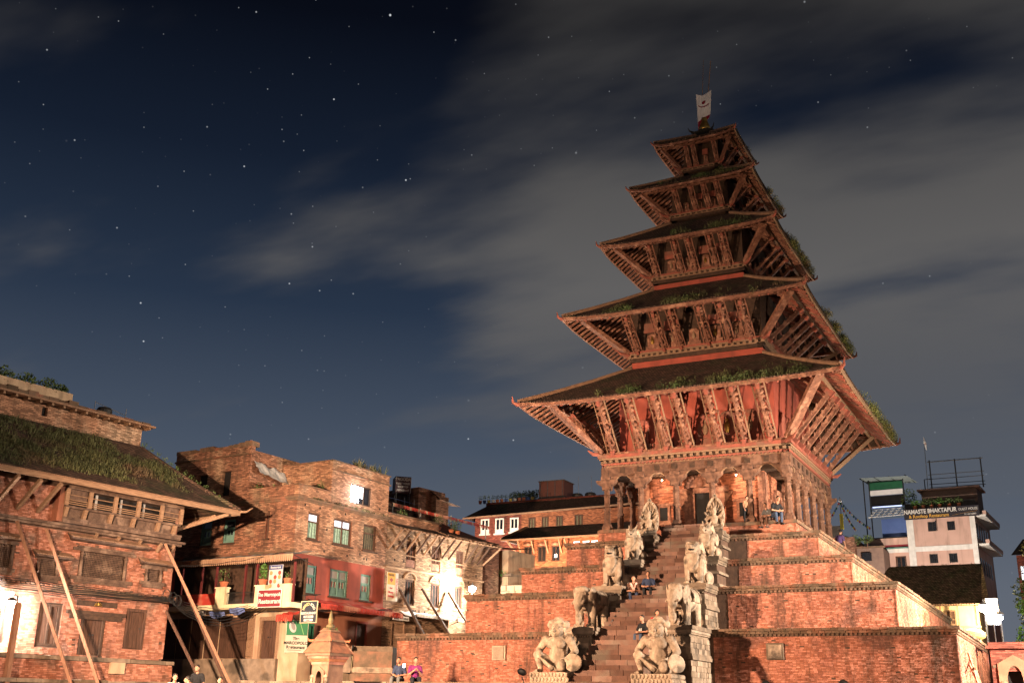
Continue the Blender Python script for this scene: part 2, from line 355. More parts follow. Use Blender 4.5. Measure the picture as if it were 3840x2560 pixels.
# ================================================================== ground and terrace
MB().add([(-600,-600,-1.95),(600,-600,-1.95),(600,600,-1.95),(-600,600,-1.95)], [(0,1,2,3)]).build('ground', SOIL, kind='structure')
terr = MB().box(-15.2, 15.2, -18.6, 16, -1.95, -.36).build('terrace', MORTAR, kind='structure')
rx = -15.3
while rx < 15.2:                            # stone kerb along the terrace edge
    w = random.uniform(.7, 1.1); MB().box(rx, min(rx+w-.02, 15.3), -18.75+random.uniform(0, .03), -18.1, -.47, -.26+random.uniform(-.01, .015)).build('kerb_stone', STONED, terr); rx += w

# ================================================================== the pagoda
temple = empty('pagoda_temple', (0, 0, 0), 0, 'five-roofed brick and timber pagoda rising on five stepped brick plinths', 'temple')
PL = [(12.0, -.36, 1.98), (9.72, 1.98, 3.88), (7.78, 3.88, 5.27), (6.14, 5.27, 6.60), (4.92, 6.60, 7.36)]
single = 300
FACE = {'front': Matrix.Identity(4), 'right': Matrix.Rotation(R(90), 4, 'Z'), 'back': Matrix.Rotation(R(180), 4, 'Z'), 'left': Matrix.Rotation(R(-90), 4, 'Z')}
for k, (w, z0, z1) in enumerate(PL):
    mb = MB(); mb.box(-w+.03, w-.03, -w+.03, w-.03, z0, z1-.02)
    p = mb.build('plinth', BRICKTEX if k == 4 else MORTAR, temple)
    zt = z1-(.30 if k < 4 else .16)
    loose = MB()
    for face in ('front', 'right'):
        T = FACE[face]
        hl = [(-2.9, 2.9, -9, 9)] if face == 'front' and k < 4 else []
        if face == 'front' and k == 0: hl += [(-7.02, -6.4, .85, 1.4), (5.05, 5.65, .8, 1.42)]
        bl = bricks(-w, w, z0, zt, hl)
        for a, b, c, d, pr in bl:
            own = face == 'front' and k == 0 and single > 0 and -11.9 < a < -8.6 and .7 < c < 1.62
            t = MB(T) if own else loose; t.M = T
            t.box(a, b, -w+.03-pr, -w+.05, c, d, back=False)
            if own: t.build('brick', BRICK, p); single -= 1
    loose.build('brickwork', BRICK, p, kind='stuff')
    # coping: oversailing courses with a saw-tooth row below
    for face in FACE:
        T = FACE[face]; mb = MB(T)
        if k < 4:
            x = -w-.1
            while x < w+.1:
                q = random.uniform(.22, .34); e = min(x+q-.012, w+.1)
                if not (face == 'front' and abs((x+e)/2) < 1.2): mb.box(x, e, -w-.11-random.uniform(0, .03), -w+.35, z1-.10+random.uniform(-.012, .012), z1+random.uniform(-.015, .02))
                x += q
            x = -w-.03
            while x < w:
                q = random.uniform(.2, .3)
                if not (face == 'front' and abs(x+q/2) < 1.2): mb.box(x, min(x+q-.012, w+.05), -w-.05-random.uniform(0, .02), -w+.3, z1-.20, z1-.108)
                x += q
            for i in range(int(2*w/.17)):
                x = -w+i*.17
                if not (face == 'front' and abs(x+.04) < 1.2): mb.box(x, x+.085, -w-.03, -w+.2, z1-.285, z1-.206)
        else:
            for i in range(12): mb.box(-w+i*w/6+.01, -w+(i+1)*w/6-.01, -w-.06, -w+.4, z1-.16, z1+random.uniform(-.01, .01))
        if face == 'front' and k < 4:
            for sd in (-1, 1):
                hb = MB(); keep = [f for f in mb.f if mb.v[f[0]][0]*sd > 0]; ids = sorted({i for f in keep for i in f}); mp_ = {i: j for j, i in enumerate(ids)}; hb.v = [mb.v[i] for i in ids]; hb.f = [tuple(mp_[i] for i in f) for f in keep]; hb.build('coping', COPING, p)
        else: mb.build('coping', COPING, p)
# stone panels let into the lowest plinth
for x, m_ in ((-6.7, STONE), (5.35, STONED)):
    s = MB().box(x-.33, x+.33, -12.09, -11.9, .82, 1.42); s.build('inscribed_slab', m_, temple)
    MB().box(x-.25, x+.25, -12.12, -12.08, .88, 1.36).build('slab_face', STONE if m_ is STONED else STONED, temple)
# staircase
ns = 38; y0s, y1s = -16.95, -4.9; rise = (7.36+.36)/ns; run = (y1s-y0s)/ns
stair = MB().add([(-1.18,y0s+.3,-.36),(1.18,y0s+.3,-.36),(1.18,y1s+.1,-.36),(-1.18,y1s+.1,-.36),(-1.18,y1s,7.1),(1.18,y1s,7.1)], [(0,1,5,4),(1,2,5),(0,4,3),(0,3,2,1),(3,4,5,2)]).build('staircase', MORTAR, temple)
for i in range(ns):
    x = -1.26+random.uniform(-.05, 0); mb = MB(); z = -.36+i*rise; y = y0s+i*run
    while x < 1.2:
        q = min(random.uniform(.35, 1.0), 1.28-x)
        mb.box(x, x+q-.015, y-random.uniform(0, .05), y+run+.08, z-.02, z+rise+random.uniform(-.018, .012)); x += q
    mb.build('step', STEP, stair)
# pedestals beside the stairs
PED = [(1.98, 1.22, 2.82, -14.55, -11.9, -.36), (3.88, 1.2, 2.5, -11.5, -9.6, 1.96), (5.27, 1.15, 2.4, -9.15, -7.7, 3.86), (6.60, 1.12, 2.1, -7.35, -6.05, 5.25)]
for k, (zt, xa, xb, ya, yb, zb) in enumerate(PED):
    for sgn in (-1, 1):
        a, b = (xa, xb) if sgn > 0 else (-xb, -xa); H = zt-zb
        core = MB(); core.box(a+.1, b-.1, ya+.1, yb, zb, zt-.02)
        pd = core.build('pedestal', STONED if k == 0 else MORTAR, temple)
        m = STONED
        for (e, c, d) in ((.0, zt-.16, zt), (.05, zt-.26, zt-.162), (.085, zt-.33, zt-.262), (.02, zb+H*.46, zb+H*.52), (.06, zb+H*.52+.002, zb+H*.56), (.05, zb+.14, zb+.24), (.0, zb, zb+.138)):
            MB().box(a-.05+e, b+.05-e, ya-.05+e, yb, c, d).build('moulding', m, pd)
        for j in range(int((b-a)/.11)):
            MB().box(a+.02+j*.11, a+.075+j*.11, ya+.015, ya+.2, zt-.40, zt-.335).build('dentil', m, pd)
        if k < 2:                            # dressed stone blocks on the two visible sides
            for (c0, c1) in ((zb+.245, zb+H*.46-.003), (zb+H*.56+.003, zt-.41)):
                nr = max(2, round((c1-c0)/.21)); st = (c1-c0)/nr
                for r_ in range(nr):
                    z = c0+r_*st; x = a+.06
                    while x < b-.1:
                        q = min(random.uniform(.2, .42), b-.06-x)
                        if q > .05: MB().box(x, x+q-.012, ya+.075-random.uniform(0, .03), ya+.2, z, z+st-.012).build('stone_block', STONED, pd)
                        x += q
                    y = ya+.08
                    while y < yb-.1:
                        q = min(random.uniform(.25, .45), yb-y)
                        if q > .05: MB().box(b-.2, b-.075+random.uniform(0, .03), y, y+q-.012, z, z+st-.012).build('stone_block', STONED, pd)
                        y += q
# metal handrail
hr = empty('stair_handrail', (-1.05, -14.2, .9), 0, 'thin grey metal handrail beside the left pedestal of the stairs', 'handrail')
MB().tube([(0,0,.5),(0,1.4,1.5),(0,2.2,2.0)], .025).build('rail', METAL, hr)
for q in ((0, .5), (1.4, 1.5), (2.2, 2.0)): MB().tube([(0, q[0], q[1]-1.0), (0, q[0], q[1])], .022).build('post', METAL, hr)

# ---- colonnade storey
zf = 7.36; cw = 4.58; sp = 2*cw/5
colm = MB(); colm.box(-.22,.22,-.22,.22,0,.22); colm.box(-.17,.17,-.17,.17,.22,.34)
colm.lathe([(.17,.34),(.175,.9),(.15,1.0),(.19,1.06),(.19,1.14),(.15,1.2),(.155,1.7),(.19,1.76),(.15,1.84),(.16,2.05)], n=8)
colm.box(-.2,.2,-.2,.2,2.05,2.22); colm.prism([(-.2,2.2),(.2,2.2),(.5,2.42),(.55,2.56),(-.55,2.56),(-.5,2.42)], -.16, .16); colm.prism([(-.24,2.56),(.24,2.56),(.24,2.74),(-.24,2.74)], -.24, .24)
COLW = mat('column_wood', (.135, .068, .044), (.062, .032, .022), (.19, .10, .066), scale=6, bump=.8, bscale=18)
colme = colm.mesh('column', COLW)
arch = MB(); h = sp/2-.17
arch.prism([(-h,2.46),(-h+.06,2.06),(-h+.13,2.06),(-h+.12,2.3),(-h+.32,2.52),(-.22,2.72),(0,2.83),(.22,2.72),(h-.32,2.52),(h-.12,2.3),(h-.13,2.06),(h-.06,2.06),(h,2.46),(h,3.0),(-h,3.0)], -.07, .07)
archme = arch.mesh('arched_lintel', COLW)
lip = MB()
for a, b in (((-h+.11,2.29),(-h+.31,2.51)), ((-h+.31,2.51),(-.22,2.71)), ((-.22,2.71),(0,2.82)), ((0,2.82),(.22,2.71)), ((.22,2.71),(h-.31,2.51)), ((h-.31,2.51),(h-.11,2.29))):
    lip.beam((a[0],-.075,a[1]), (b[0],-.075,b[1]), .05, .05, (0,1,0))
lipme = lip.mesh('arch_moulding', WOODL)
for fi, face in enumerate(FACE):
    rz = (0, R(90), R(180), R(-90))[fi]; T = FACE[face]
    for i in range(5):
        c = link('column', colme, temple, T @ Vector((-cw+i*sp, -cw, zf)), (0, 0, rz))
        l_ = link('arched_lintel', archme, temple, T @ Vector((-cw+(i+.5)*sp, -cw, zf)), (0, 0, rz)); link('arch_moulding', lipme, l_)
    MB(T).box(-cw-.25, cw+.25, -cw-.16, -cw+.16, zf+2.74, zf+3.2).build('beam', COLW, temple)
    for i in range(6): MB(T).box(-cw+i*sp-.14, -cw+i*sp+.14, -cw-.22, -cw-.1, zf+2.86, zf+3.1).build('beam_end', WOODD, temple)
    for i in range(5): MB(T).box(-cw+(i+.5)*sp-.13, -cw+(i+.5)*sp+.13, -cw-.19, -cw-.1, zf+2.86, zf+3.14).build('beam_end', WOODD, temple)
    # cornice in five bands
    o = None
    for (e, c, d, m_) in ((.10, 3.2, 3.30, WOODL), (.22, 3.30, 3.38, WOODRED), (.16, 3.38, 3.56, WOODD), (.30, 3.56, 3.64, WOODL), (.36, 3.64, 3.80, WOODRED), (.26, 3.80, 3.92, WOOD)):
        q = MB(T).box(-cw-e, cw+e-.002, -cw-e, -cw+.12, zf+c, zf+d).build('cornice', m_, temple); o = q if m_ is WOODD else o
    dm = MB().box(-.075, .075, -.14, 0, 0, .14).mesh('dentil', WOODL)
    for i in range(29): link('dentil', dm, o, T @ Vector((-cw+i*2*cw/28, -cw-.15, zf+3.4)), (0, 0, rz))
    tm = MB().box(-.045, .045, -.06, 0, 0, .06).mesh('small_dentil', WOODRED)
    for i in range(46): link('small_dentil', tm, q, T @ Vector((-cw+i*2*cw/45, -cw-.17, zf+3.24)), (0, 0, rz))
MB().box(-cw, cw, -cw, cw, zf+2.76, zf+2.9).build('ceiling_boards', WOODD, temple)
sw = 3.12
sanct = MB(); sanct.box(-sw, sw, -sw, sw, zf, zf+2.8); sanct = sanct.build('sanctum_wall', SANCT, temple)
for fi, face in enumerate(('front', 'right')):
    T = FACE[face]; rz = (0, R(90))[fi]
    dr = MB(T); dr.box(-.95, -.42, -sw-.12, -sw, zf, zf+1.95); dr.box(.42, .95, -sw-.12, -sw, zf, zf+1.95); dr.box(-1.35, 1.35, -sw-.17, -sw, zf+1.85, zf+2.12); dr.box(-.6, -.38, -sw-.2, -sw, zf, zf+1.85); dr.box(.38, .6, -sw-.2, -sw, zf, zf+1.85)
    for s_ in (-1, 1): dr.prism([(s_*.95, zf+.9), (s_*1.55, zf+1.85), (s_*.95, zf+1.85)], -sw-.1, -sw-.02)
    d = dr.build('doorway', WOOD, temple, fix=True)
    MB(T).box(-.4, .4, -sw-.06, -sw-.01, zf, zf+1.86).build('door_leaf', DARK, d)
    to = MB(T); to.prism([(.85*math.cos(a_), zf+2.1+.72*math.sin(a_)) for a_ in [math.pi*i/14 for i in range(15)]], -sw-.45, -sw-.3)
    for i in range(11):
        a_ = math.pi*i/10; to.sph((.66*math.cos(a_), -sw-.42, zf+2.16+.52*math.sin(a_)), .11, None, 7, 5)
    to.sph((0, -sw-.46, zf+2.3), (.2, .12, .26), None, 8, 6)
    to.build('carved_tympanum', WOOD, d)
    for s_ in (-1, 1):
        w_ = MB(T); x = s_*2.05; w_.box(x-.34, x+.34, -sw-.1, -sw, zf+.45, zf+1.35); w_.box(x-.5, x+.5, -sw-.12, -sw, zf+1.33, zf+1.45); w_.box(x-.45, x+.45, -sw-.12, -sw, zf+.36, zf+.47)
        w_ = w_.build('carved_window', WOOD, temple); MB(T).box(x-.2, x+.2, -sw-.13, -sw-.09, zf+.58, zf+1.24).build('lattice', DARK, w_)
        pl = MB(T).box(s_*sw-.16*s_-.16, s_*sw-.16*s_+.16, -sw-.06, -sw, zf, zf+2.7); pl.build('corner_post', WOOD, temple)

# ---- five roofs
#        wall half, cornice top, eave half, eave z, roof top half, roof top z, struts, rafters
TIER = [(4.05, 11.28, 8.00, 13.16, 3.56, 16.02, 7, 32), (3.52, 16.86, 6.32, 18.08, 2.56, 20.70, 6, 27), (2.50, 21.48, 4.75, 22.56, 1.72, 24.90, 5, 22), (1.62, 25.40, 3.48, 26.27, 1.10, 28.04, 4, 16), (1.02, 28.48, 2.36, 29.46, .34, 30.92, 3, 11)]
for k, (ww, zc, we, ze, wt, zt, nst, nra) in enumerate(TIER):
    sl = (zt-ze)/(we-wt); zu = lambda w_: ze+(we-w_)*sl*.93-.05
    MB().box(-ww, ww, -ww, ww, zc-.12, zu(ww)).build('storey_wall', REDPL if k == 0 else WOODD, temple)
    if k:                                    # low wall and cornice standing on the roof below
        lw = TIER[k-1][4]
        MB().box(-lw+.06, lw-.06, -lw+.06, lw-.06, TIER[k-1][5]-.35, zc-.5).build('storey_wall', REDPL, temple)
        s = max(.45, 1-k*.14)
        for face in FACE:
            T = FACE[face]; q = None
            for (e, c, d_, m_) in ((.02, .62, .36, WOODD), (.10, .36, .30, WOODL), (.03, .30, .14, WOODD), (.14, .14, .06, WOODL), (.20, .06, -.06, WOODRED)):
                o = MB(T).box(-lw-e*s, lw+e*s-.002, -lw-e*s, -lw+.3, zc-c*s*.95, zc-d_*s*.95).build('cornice', m_, temple)
                if c == .30: q = o
            if face in ('front', 'right'):
                nd = int(lw*2/.30); dm = MB().box(-.07*s-.02, .07*s+.02, -.09, 0, 0, .13*s).mesh('dentil', WOODL)
                for i in range(nd+1): link('dentil', dm, q, T @ Vector((-lw+i*2*lw/nd, -lw-.03, zc-.29*s)), (0, 0, (0, R(90))[face == 'right']))
    # roof skin, slightly dished, corners lifted
    segs = [(we, ze+.17), (we-(we-wt)*.3, ze+.17+(zt-ze)*.26), (we-(we-wt)*.65, ze+.13+(zt-ze)*.60), (wt, zt)]
    mb = MB()
    for face in FACE:
        T = FACE[face]; mb.M = T; nx = 10; rows = []
        for j, (w_, z_) in enumerate(segs):
            rows.append([(w_*(-1+2*i/nx), -w_, z_+(.22*(1-j/3)*abs(-1+2*i/nx)**6)) for i in range(nx+1)])
        v = [p for r_ in rows for p in r_]; n1 = nx+1
        mb.add(v, [(j*n1+i, j*n1+i+1, (j+1)*n1+i+1, (j+1)*n1+i) for j in range(3) for i in range(nx)])
    roof = mb.build('roof', TILE, temple)
    mb = MB()
    for face in FACE:
        mb.M = FACE[face]; nx = 10
        a = [(we*(-1+2*i/nx), -we, ze+.08+.2*abs(-1+2*i/nx)**6) for i in range(nx+1)]; b = [(ww*(-1+2*i/nx), -ww, zu(ww)+.1) for i in range(nx+1)]
        mb.add(a+b, [(i+1, i, nx+1+i, nx+2+i) for i in range(nx)])
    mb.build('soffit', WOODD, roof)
    for face in FACE:
        T = FACE[face]; nx = 10; mb = MB(T)
        for i in range(nx):
            x0, x1 = we*(-1+2*i/nx), we*(-1+2*(i+1)/nx); za, zb_ = ze+.2*abs(-1+2*i/nx)**6, ze+.2*abs(-1+2*(i+1)/nx)**6
            hh = .17 if k < 3 else .13
            mb.add([(x0,-we-.04,za),(x1,-we-.04,zb_),(x1,-we-.04,zb_+hh),(x0,-we-.04,za+hh),(x0,-we+.05,za),(x1,-we+.05,zb_),(x1,-we+.05,zb_+hh),(x0,-we+.05,za+hh)], [(0,1,2,3),(4,7,6,5),(3,2,6,7),(0,4,5,1)])
        mb.build('fascia', WOODL if face == 'right' else WOOD, roof)
        # tile ends along the eave edge
        te = MB(T)
        for i in range(int(we*2/.2)):
            x = -we+.02+i*.2; zz = ze+.175+.2*abs(x/we)**6; te.box(x, x+.15, -we-.09, -we+.1, zz, zz+.05)
        te.build('eave_tiles', TILE, roof, kind='stuff')
    # rafters: front and right one by one, the two hidden sides as one mass
    rest = MB(); ws = ww+(we-ww)*.70
    for face in FACE:
        T = FACE[face]; rz = {'front': 0, 'right': R(90), 'back': R(180), 'left': R(-90)}[face]
        for i in range(nra):
            x = (-1+2*(i+.5)/nra)*(we-.12); inner = max(ww, abs(x)*.96); ang = x*.07
            a = (x-ang*(we-inner)*.3, -inner, zu(inner)); b = (x, -we+.07, ze+.0+.2*abs(x/we)**6)
            t = rest if face in ('back', 'left') else MB(); t.M = T
            if (Vector(a)-Vector(b)).length < .1: continue
            t.beam(a, b, .085, .11)
            if t is not rest: t.build('rafter', WOODRED if k < 2 and i % 3 else WOOD, roof)
        MB(T).beam((-ws, -ws, zu(ws)-.14), (ws, -ws, zu(ws)-.14), .13, .15).build('purlin', WOODL if face == 'right' else WOOD, roof)
    rest.build('rafters_rear', WOOD, roof, kind='stuff')
    # struts with carved figures and side rails
    z0_, z1_ = zc+.02, zu(ws)-.2; base = max(ww, TIER[k-1][4] if k else 4.75)+.12
    if k == 0: base = 4.82
    L_ = Vector((0, -(ws-base), z1_-z0_)); ln = L_.length; dd = L_.normalized(); nn = Vector((0, dd.z, -dd.y))*-1
    wd = (.42, .35, .28, .21, .15)[k]
    P0 = Vector((0, -base, z0_))
    def onst(t, off): return P0+L_*t+nn*off
    smes = []
    for var in range(4):
        sm = MB(); sm.beam(onst(0,0), onst(1,0), wd, .09, (1,0,0)); js = random.uniform(.85, 1.15)
        for t, r_ in ((.06,.55),(.15,.62),(.24,.40),(.32,.50),(.40,.36),(.47,.52),(.56,.46),(.63,.26),(.68,.34),(.76,.58),(.84,.66),(.92,.52)):
            for sg in (-1, 1): sm.sph(onst(t+random.uniform(-.02,.02), sg*.06)+Vector((random.uniform(-.15,.15)*wd,0,0)), (wd*r_*random.uniform(.75,1.1), .10*js, ln*random.uniform(.028,.05)), None, 8, 6)
        for s_ in (-1, 1):
            e_ = onst(.52+random.uniform(-.05,.08), .10)+Vector((s_*wd*random.uniform(.6,.95),0,0)); sm.cap(onst(.58, .08)+Vector((s_*wd*.35,0,0)), e_, wd*.11); sm.cap(e_, onst(random.choice((.42,.68)), .12)+Vector((s_*wd*.5,0,0)), wd*.09)
            sm.cap(onst(.36, .07)+Vector((s_*wd*.2,0,0)), onst(.18, .10)+Vector((s_*wd*random.uniform(.2,.6),0,0)), wd*.15, wd*.12)
        sm.sph(onst(.66, .12), (wd*.26, .12, wd*.30), None, 8, 6)
        smes.append(sm.mesh('strut', WOOD))
    sm = MB(); sm.beam(onst(0,0), onst(1,0), wd*.5, .15, (1,0,0))
    for t in (.12,.3,.5,.66,.82): sm.sph(onst(t+random.uniform(-.03,.03), -.10), (wd*.30, .07, ln*.05), None, 8, 6)
    side_me = sm.mesh('strut', WOOD)
    rl = MB()
    for s_ in (-1, 1): rl.beam(onst(0,.02)+Vector((s_*wd*.70,0,0)), onst(1,.02)+Vector((s_*wd*.70,0,0)), .06, .06, (1,0,0))
    rme = rl.mesh('strut_rail', WOOD if k else WOODL)
    cme = MB().beam(onst(.9,0), onst(1,0), wd*1.1, .16, (1,0,0)).mesh('strut_head', WOODRED); fme = MB().beam(onst(-.02,0), onst(.06,0), wd*1.2, .16, (1,0,0)).mesh('strut_foot', WOODRED)
    for face in FACE:
        T = FACE[face]; rz = {'front': 0, 'right': R(90), 'back': R(180), 'left': R(-90)}[face]
        for i in range(nst):
            x = (-1+2*(i+.5)/nst)*(base-.1)
            so = link('strut', side_me if face == 'right' else smes[random.randrange(4)], temple, T @ Vector((x+random.uniform(-.03,.03),0,0)), (0,random.uniform(-.012,.012),rz)); link('strut_head', cme, so); link('strut_foot', fme, so)
            if face == 'front': link('strut_rail', rme, so)
        # carved windows and panels between the struts
        for i in range(nst-1):
            x = (-1+2*(i+1)/nst)*(base-.1)*ww/base; hgt = (z1_-z0_)*(.66 if k == 0 else .56); w_ = wd*(1.25 if k == 0 else 1.05)
            n_ = MB(T).box(x-w_, x+w_, -ww-.09, -ww, zc+.02, zc+.02+hgt*.3); n_.box(x-w_*.75, x+w_*.75, -ww-.12, -ww, zc+.02+hgt*.3, zc+.02+hgt*.92)
            n_.sph((x, -ww-.1, zc+hgt*.98), (w_*.8, .1, hgt*.18), None, 9, 6)
            n_ = n_.build('carved_niche', WOOD if k else WOODRED, temple)
            if k and face in ('front', 'right') and (i*7+k) % 3 != 0: MB(T).box(x-w_*1.05, x+w_*1.05, -ww-.05-(we-ww)*.12, -ww-.02-(we-ww)*.12, zc+hgt*1.12, zc+hgt*1.75).build('red_board', WOODRED, n_)
            if face == 'front':
                g = MB(T).sph((x, -ww-.16, zc+.02+hgt*.6), (w_*.28, .08, hgt*.2), None, 8, 6); g.sph((x, -ww-.17, zc+.02+hgt*.84), (w_*.16, .07, hgt*.07), None, 8, 5); g.build('deity_figure', GOLD if (i+k) % 3 == 1 else WOODL, n_)
        # hip ridge, corner strut and upturned spur
        hp = MB(T); pts = [(w_, -w_, z_+(.24*(1-j/3))+.03) for j, (w_, z_) in enumerate(segs)]
        hp.tube(pts, [.12, .115, .11, .10] if k < 3 else .075, 7).build('hip_ridge', RIDGE, roof)
        MB(T).beam((base-.02, -base+.02, z0_), (ws+.05, -ws-.05, z1_+.05), wd*1.0, .2).build('corner_strut', WOODL if face == 'right' else WOOD, temple)
        spur = MB(T); e = we
        s3 = (1, .9, .8, .7, .6)[k]
        spur.tube([(e-.3*s3,-e+.3*s3,ze+.28), (e+.05*s3,-e-.05*s3,ze+.27), (e+.2*s3,-e-.2*s3,ze+.36), (e+.24*s3,-e-.24*s3,ze+.58*s3+.1)], [.11*s3, .1*s3, .07*s3, .02], 6).build('corner_spur', WOODRED, roof)
        # upturned horn at each cornice corner
        MB(T).tube([(base-.1,-base+.1,zc-.08),(base+.3*s3,-base-.3*s3,zc-.05),(base+.5*s3,-base-.5*s3,zc+.12*s3)], [.12*s3, .09*s3, .03], 6).build('cornice_horn', WOODRED, temple)
    # weeds rooted in the tiles
    gr = MB(); lf = MB(); ly = MB()
    def roofpt(face, x, w_):
        z_ = ze+.17+(we-w_)*sl*.97
        return FACE[face] @ Vector((x, -w_, z_))
    nf = lambda x, c: noise.noise((x*1.1+k*5, c, k*3.3))
    for _ in range((420, 330, 220, 130, 10)[k]):
        x = random.uniform(-.75, .85)*we; w_ = we-abs(random.gauss(0, .20))*(we-wt)-.04
        if abs(x) < w_*.95 and nf(x, 1)+.22*(1 if x > 0 else -.6) > random.uniform(-.05, .25): tufts(gr, [roofpt('front', x, w_)], .15, 8, .10, .013, (0, -.3))
    for _ in range((34, 26, 18, 10, 0)[k]):
        x = random.uniform(-.6, .8)*we
        if nf(x, 1)+.15*(x/we) > -.08: leaves(lf, roofpt('front', x, we-abs(random.gauss(.12, .25)))+Vector((0,-.05,.10)), (random.uniform(.2,.55), .25, random.uniform(.12,.36)*s3), 130, .06)
    for _ in range((420, 330, 240, 110, 10)[k]):
        x = random.uniform(-.5, .9)*we; w_ = we-abs(random.gauss(0, .12))*(we-wt)
        if abs(x) < w_*.93 and nf(x, 4)+.3*(x/we) > random.uniform(-.1, .2): tufts(gr, [roofpt('right', x, w_)], .24 if k < 3 else .16, 8, .12, .014, (.35, 0))
    for _ in range((70, 60, 42, 16, 2)[k]):
        x = random.uniform(-.3, .8)*we
        if nf(x, 4)+.25*(x/we) > -.05: leaves(ly, roofpt('right', x, we-abs(random.gauss(.0, .16)))+Vector((.16,0,.08)), (.36*s3, random.uniform(.3,.65)*s3, random.uniform(.2,.52)*s3), 150, .065)
    for _ in range((22, 14, 26, 6, 0)[k]):
        x = random.uniform(.1, .75)*we; leaves(lf, roofpt('left', x, we-.05)+Vector((-.05,0,-.02)), (.14, .25, random.uniform(.08,.25)), 40, .06)
    gr.build('grass', GRASS, roof, kind='stuff'); lf.build('weeds', FOL, roof, kind='stuff'); ly.build('weeds', FOLY, roof, kind='stuff')
# ---- crown of the topmost roof
MB().frus(.42, 30.86, .62, 31.0).frus(.66, 31.0, .50, 31.12).frus(.36, 31.12, .30, 31.3).build('roof_cap', DKMETAL, temple)
for a in range(4):
    MB(Matrix.Rotation(R(90*a), 4, 'Z')).tube([(.5,-.5,31.04),(.72,-.72,31.08),(.78,-.78,31.26)], [.06,.045,.015], 6).build('cap_horn', DKMETAL, temple)
MB().lathe([(.30,31.28),(.34,31.36),(.33,31.5),(.25,31.75),(.17,31.98),(.20,32.04),(.16,32.12),(.08,32.22),(.10,32.30),(.03,32.45)], n=16).build('finial', GOLD, temple, smooth=True)
fl = empty('temple_flag', (0, 0, 32.3), 0, 'small white banner with crimson emblem flying from the pagoda finial', 'flag')
MB().tube([(.15,0,-.1),(.32,0,1.6),(.55,0,3.6)], .022, 6).build('pole', WOODL, fl)
MB().tube([(-.1,.15,-.2),(-.08,.15,1.7),(.06,.15,3.9)], [.02,.018,.012], 6).build('pole', WOODL, fl)
fm = MB(); nx, nz_ = 8, 12; wv = lambda u, v: .07*math.sin(u*5+v*3)
pt = lambda u, v: (-.44+u*(.98-.28*v)+.06*v, -.05+wv(u, v), 1.55-2.15*v-.16*math.sin(u*3.1)*(1-v)-(.5*(1-u) if v > .78 else 0)*(v-.78)/.22+.45*u*max(0, v-.6)/.4)
vv = [pt(i/nx, j/nz_) for j in range(nz_+1) for i in range(nx+1)]; ff = [(j*9+i, j*9+i+1, (j+1)*9+i+1, (j+1)*9+i) for j in range(nz_) for i in range(nx)]
ban = MB().add(vv, ff).build('banner', CLOTHWHITE, fl)
sm_ = ban.modifiers.new('t', 'SOLIDIFY'); sm_.thickness = .012
CRIM = cloth('crimson', (.24, .012, .03))
em = MB()
em.add([Vector(pt(u, v))+Vector((0,-.02,0)) for u, v in [(.5+.15*math.cos(a*.524), .27+.062*math.sin(a*.524)) for a in range(12)]], [tuple(range(12))])
for i in range(8):
    u0, u1 = .1+i*.1, .2+i*.1; y_ = lambda u: .34+.07*math.sin((u-.1)*3.4)
    em.add([Vector(pt(u, v))+Vector((0,-.022,0)) for u, v in ((u0, y_(u0)), (u1, y_(u1)), (u1, y_(u1)+.035), (u0, y_(u0)+.035))], [(0,1,2,3)])
em.build('emblem', CRIM, ban)
tm_ = MB(); 
for i in range(8):
    for j in range(10, 12): tm_.add([Vector(pt(u, v))+Vector((0,-.014,0)) for u, v in ((i/8,j/12),((i+1)/8,j/12),((i+1)/8,(j+1)/12),(i/8,(j+1)/12))], [(0,1,2,3)])
tm_.build('hem', CRIM, ban)

# ================================================================== guardian statues
STATUEGRP = 'stone guardians flanking the stairs'
def copy_tree(o, loc, label):
    c = o.copy(); COL.objects.link(c); c.location = loc; c['label'] = label
    for ch in list(o.children):
        d = ch.copy(); COL.objects.link(d); d.parent = c
        for g in list(ch.children):
            e = g.copy(); COL.objects.link(e); e.parent = d
    return c
def hand(mb, p, d, side, s=1.0, curl=.5):
    """palm, four unequal bent fingers and a thumb; p wrist, d pointing direction, side = thumb side"""
    p = Vector(p); d = Vector(d).normalized(); side = Vector(side).normalized(); dn = d.cross(side)
    mb.cap(p, p+d*.07*s, .035*s, .042*s)
    for i, l in enumerate((.075, .085, .08, .062)):
        b = p+d*.085*s+side*(.032-.021*i)*s; k1 = b+d*l*.5*s+dn*.012*curl*s; k2 = k1+(d*(1-curl)+dn*curl).normalized()*l*.55*s
        mb.cap(b, k1, .0115*s); mb.cap(k1, k2, .0105*s, .009*s)
    t = p+d*.02*s+side*.03*s; mb.cap(t, t+(d*.6+side*.8).normalized()*.05*s, .014*s, .012*s)
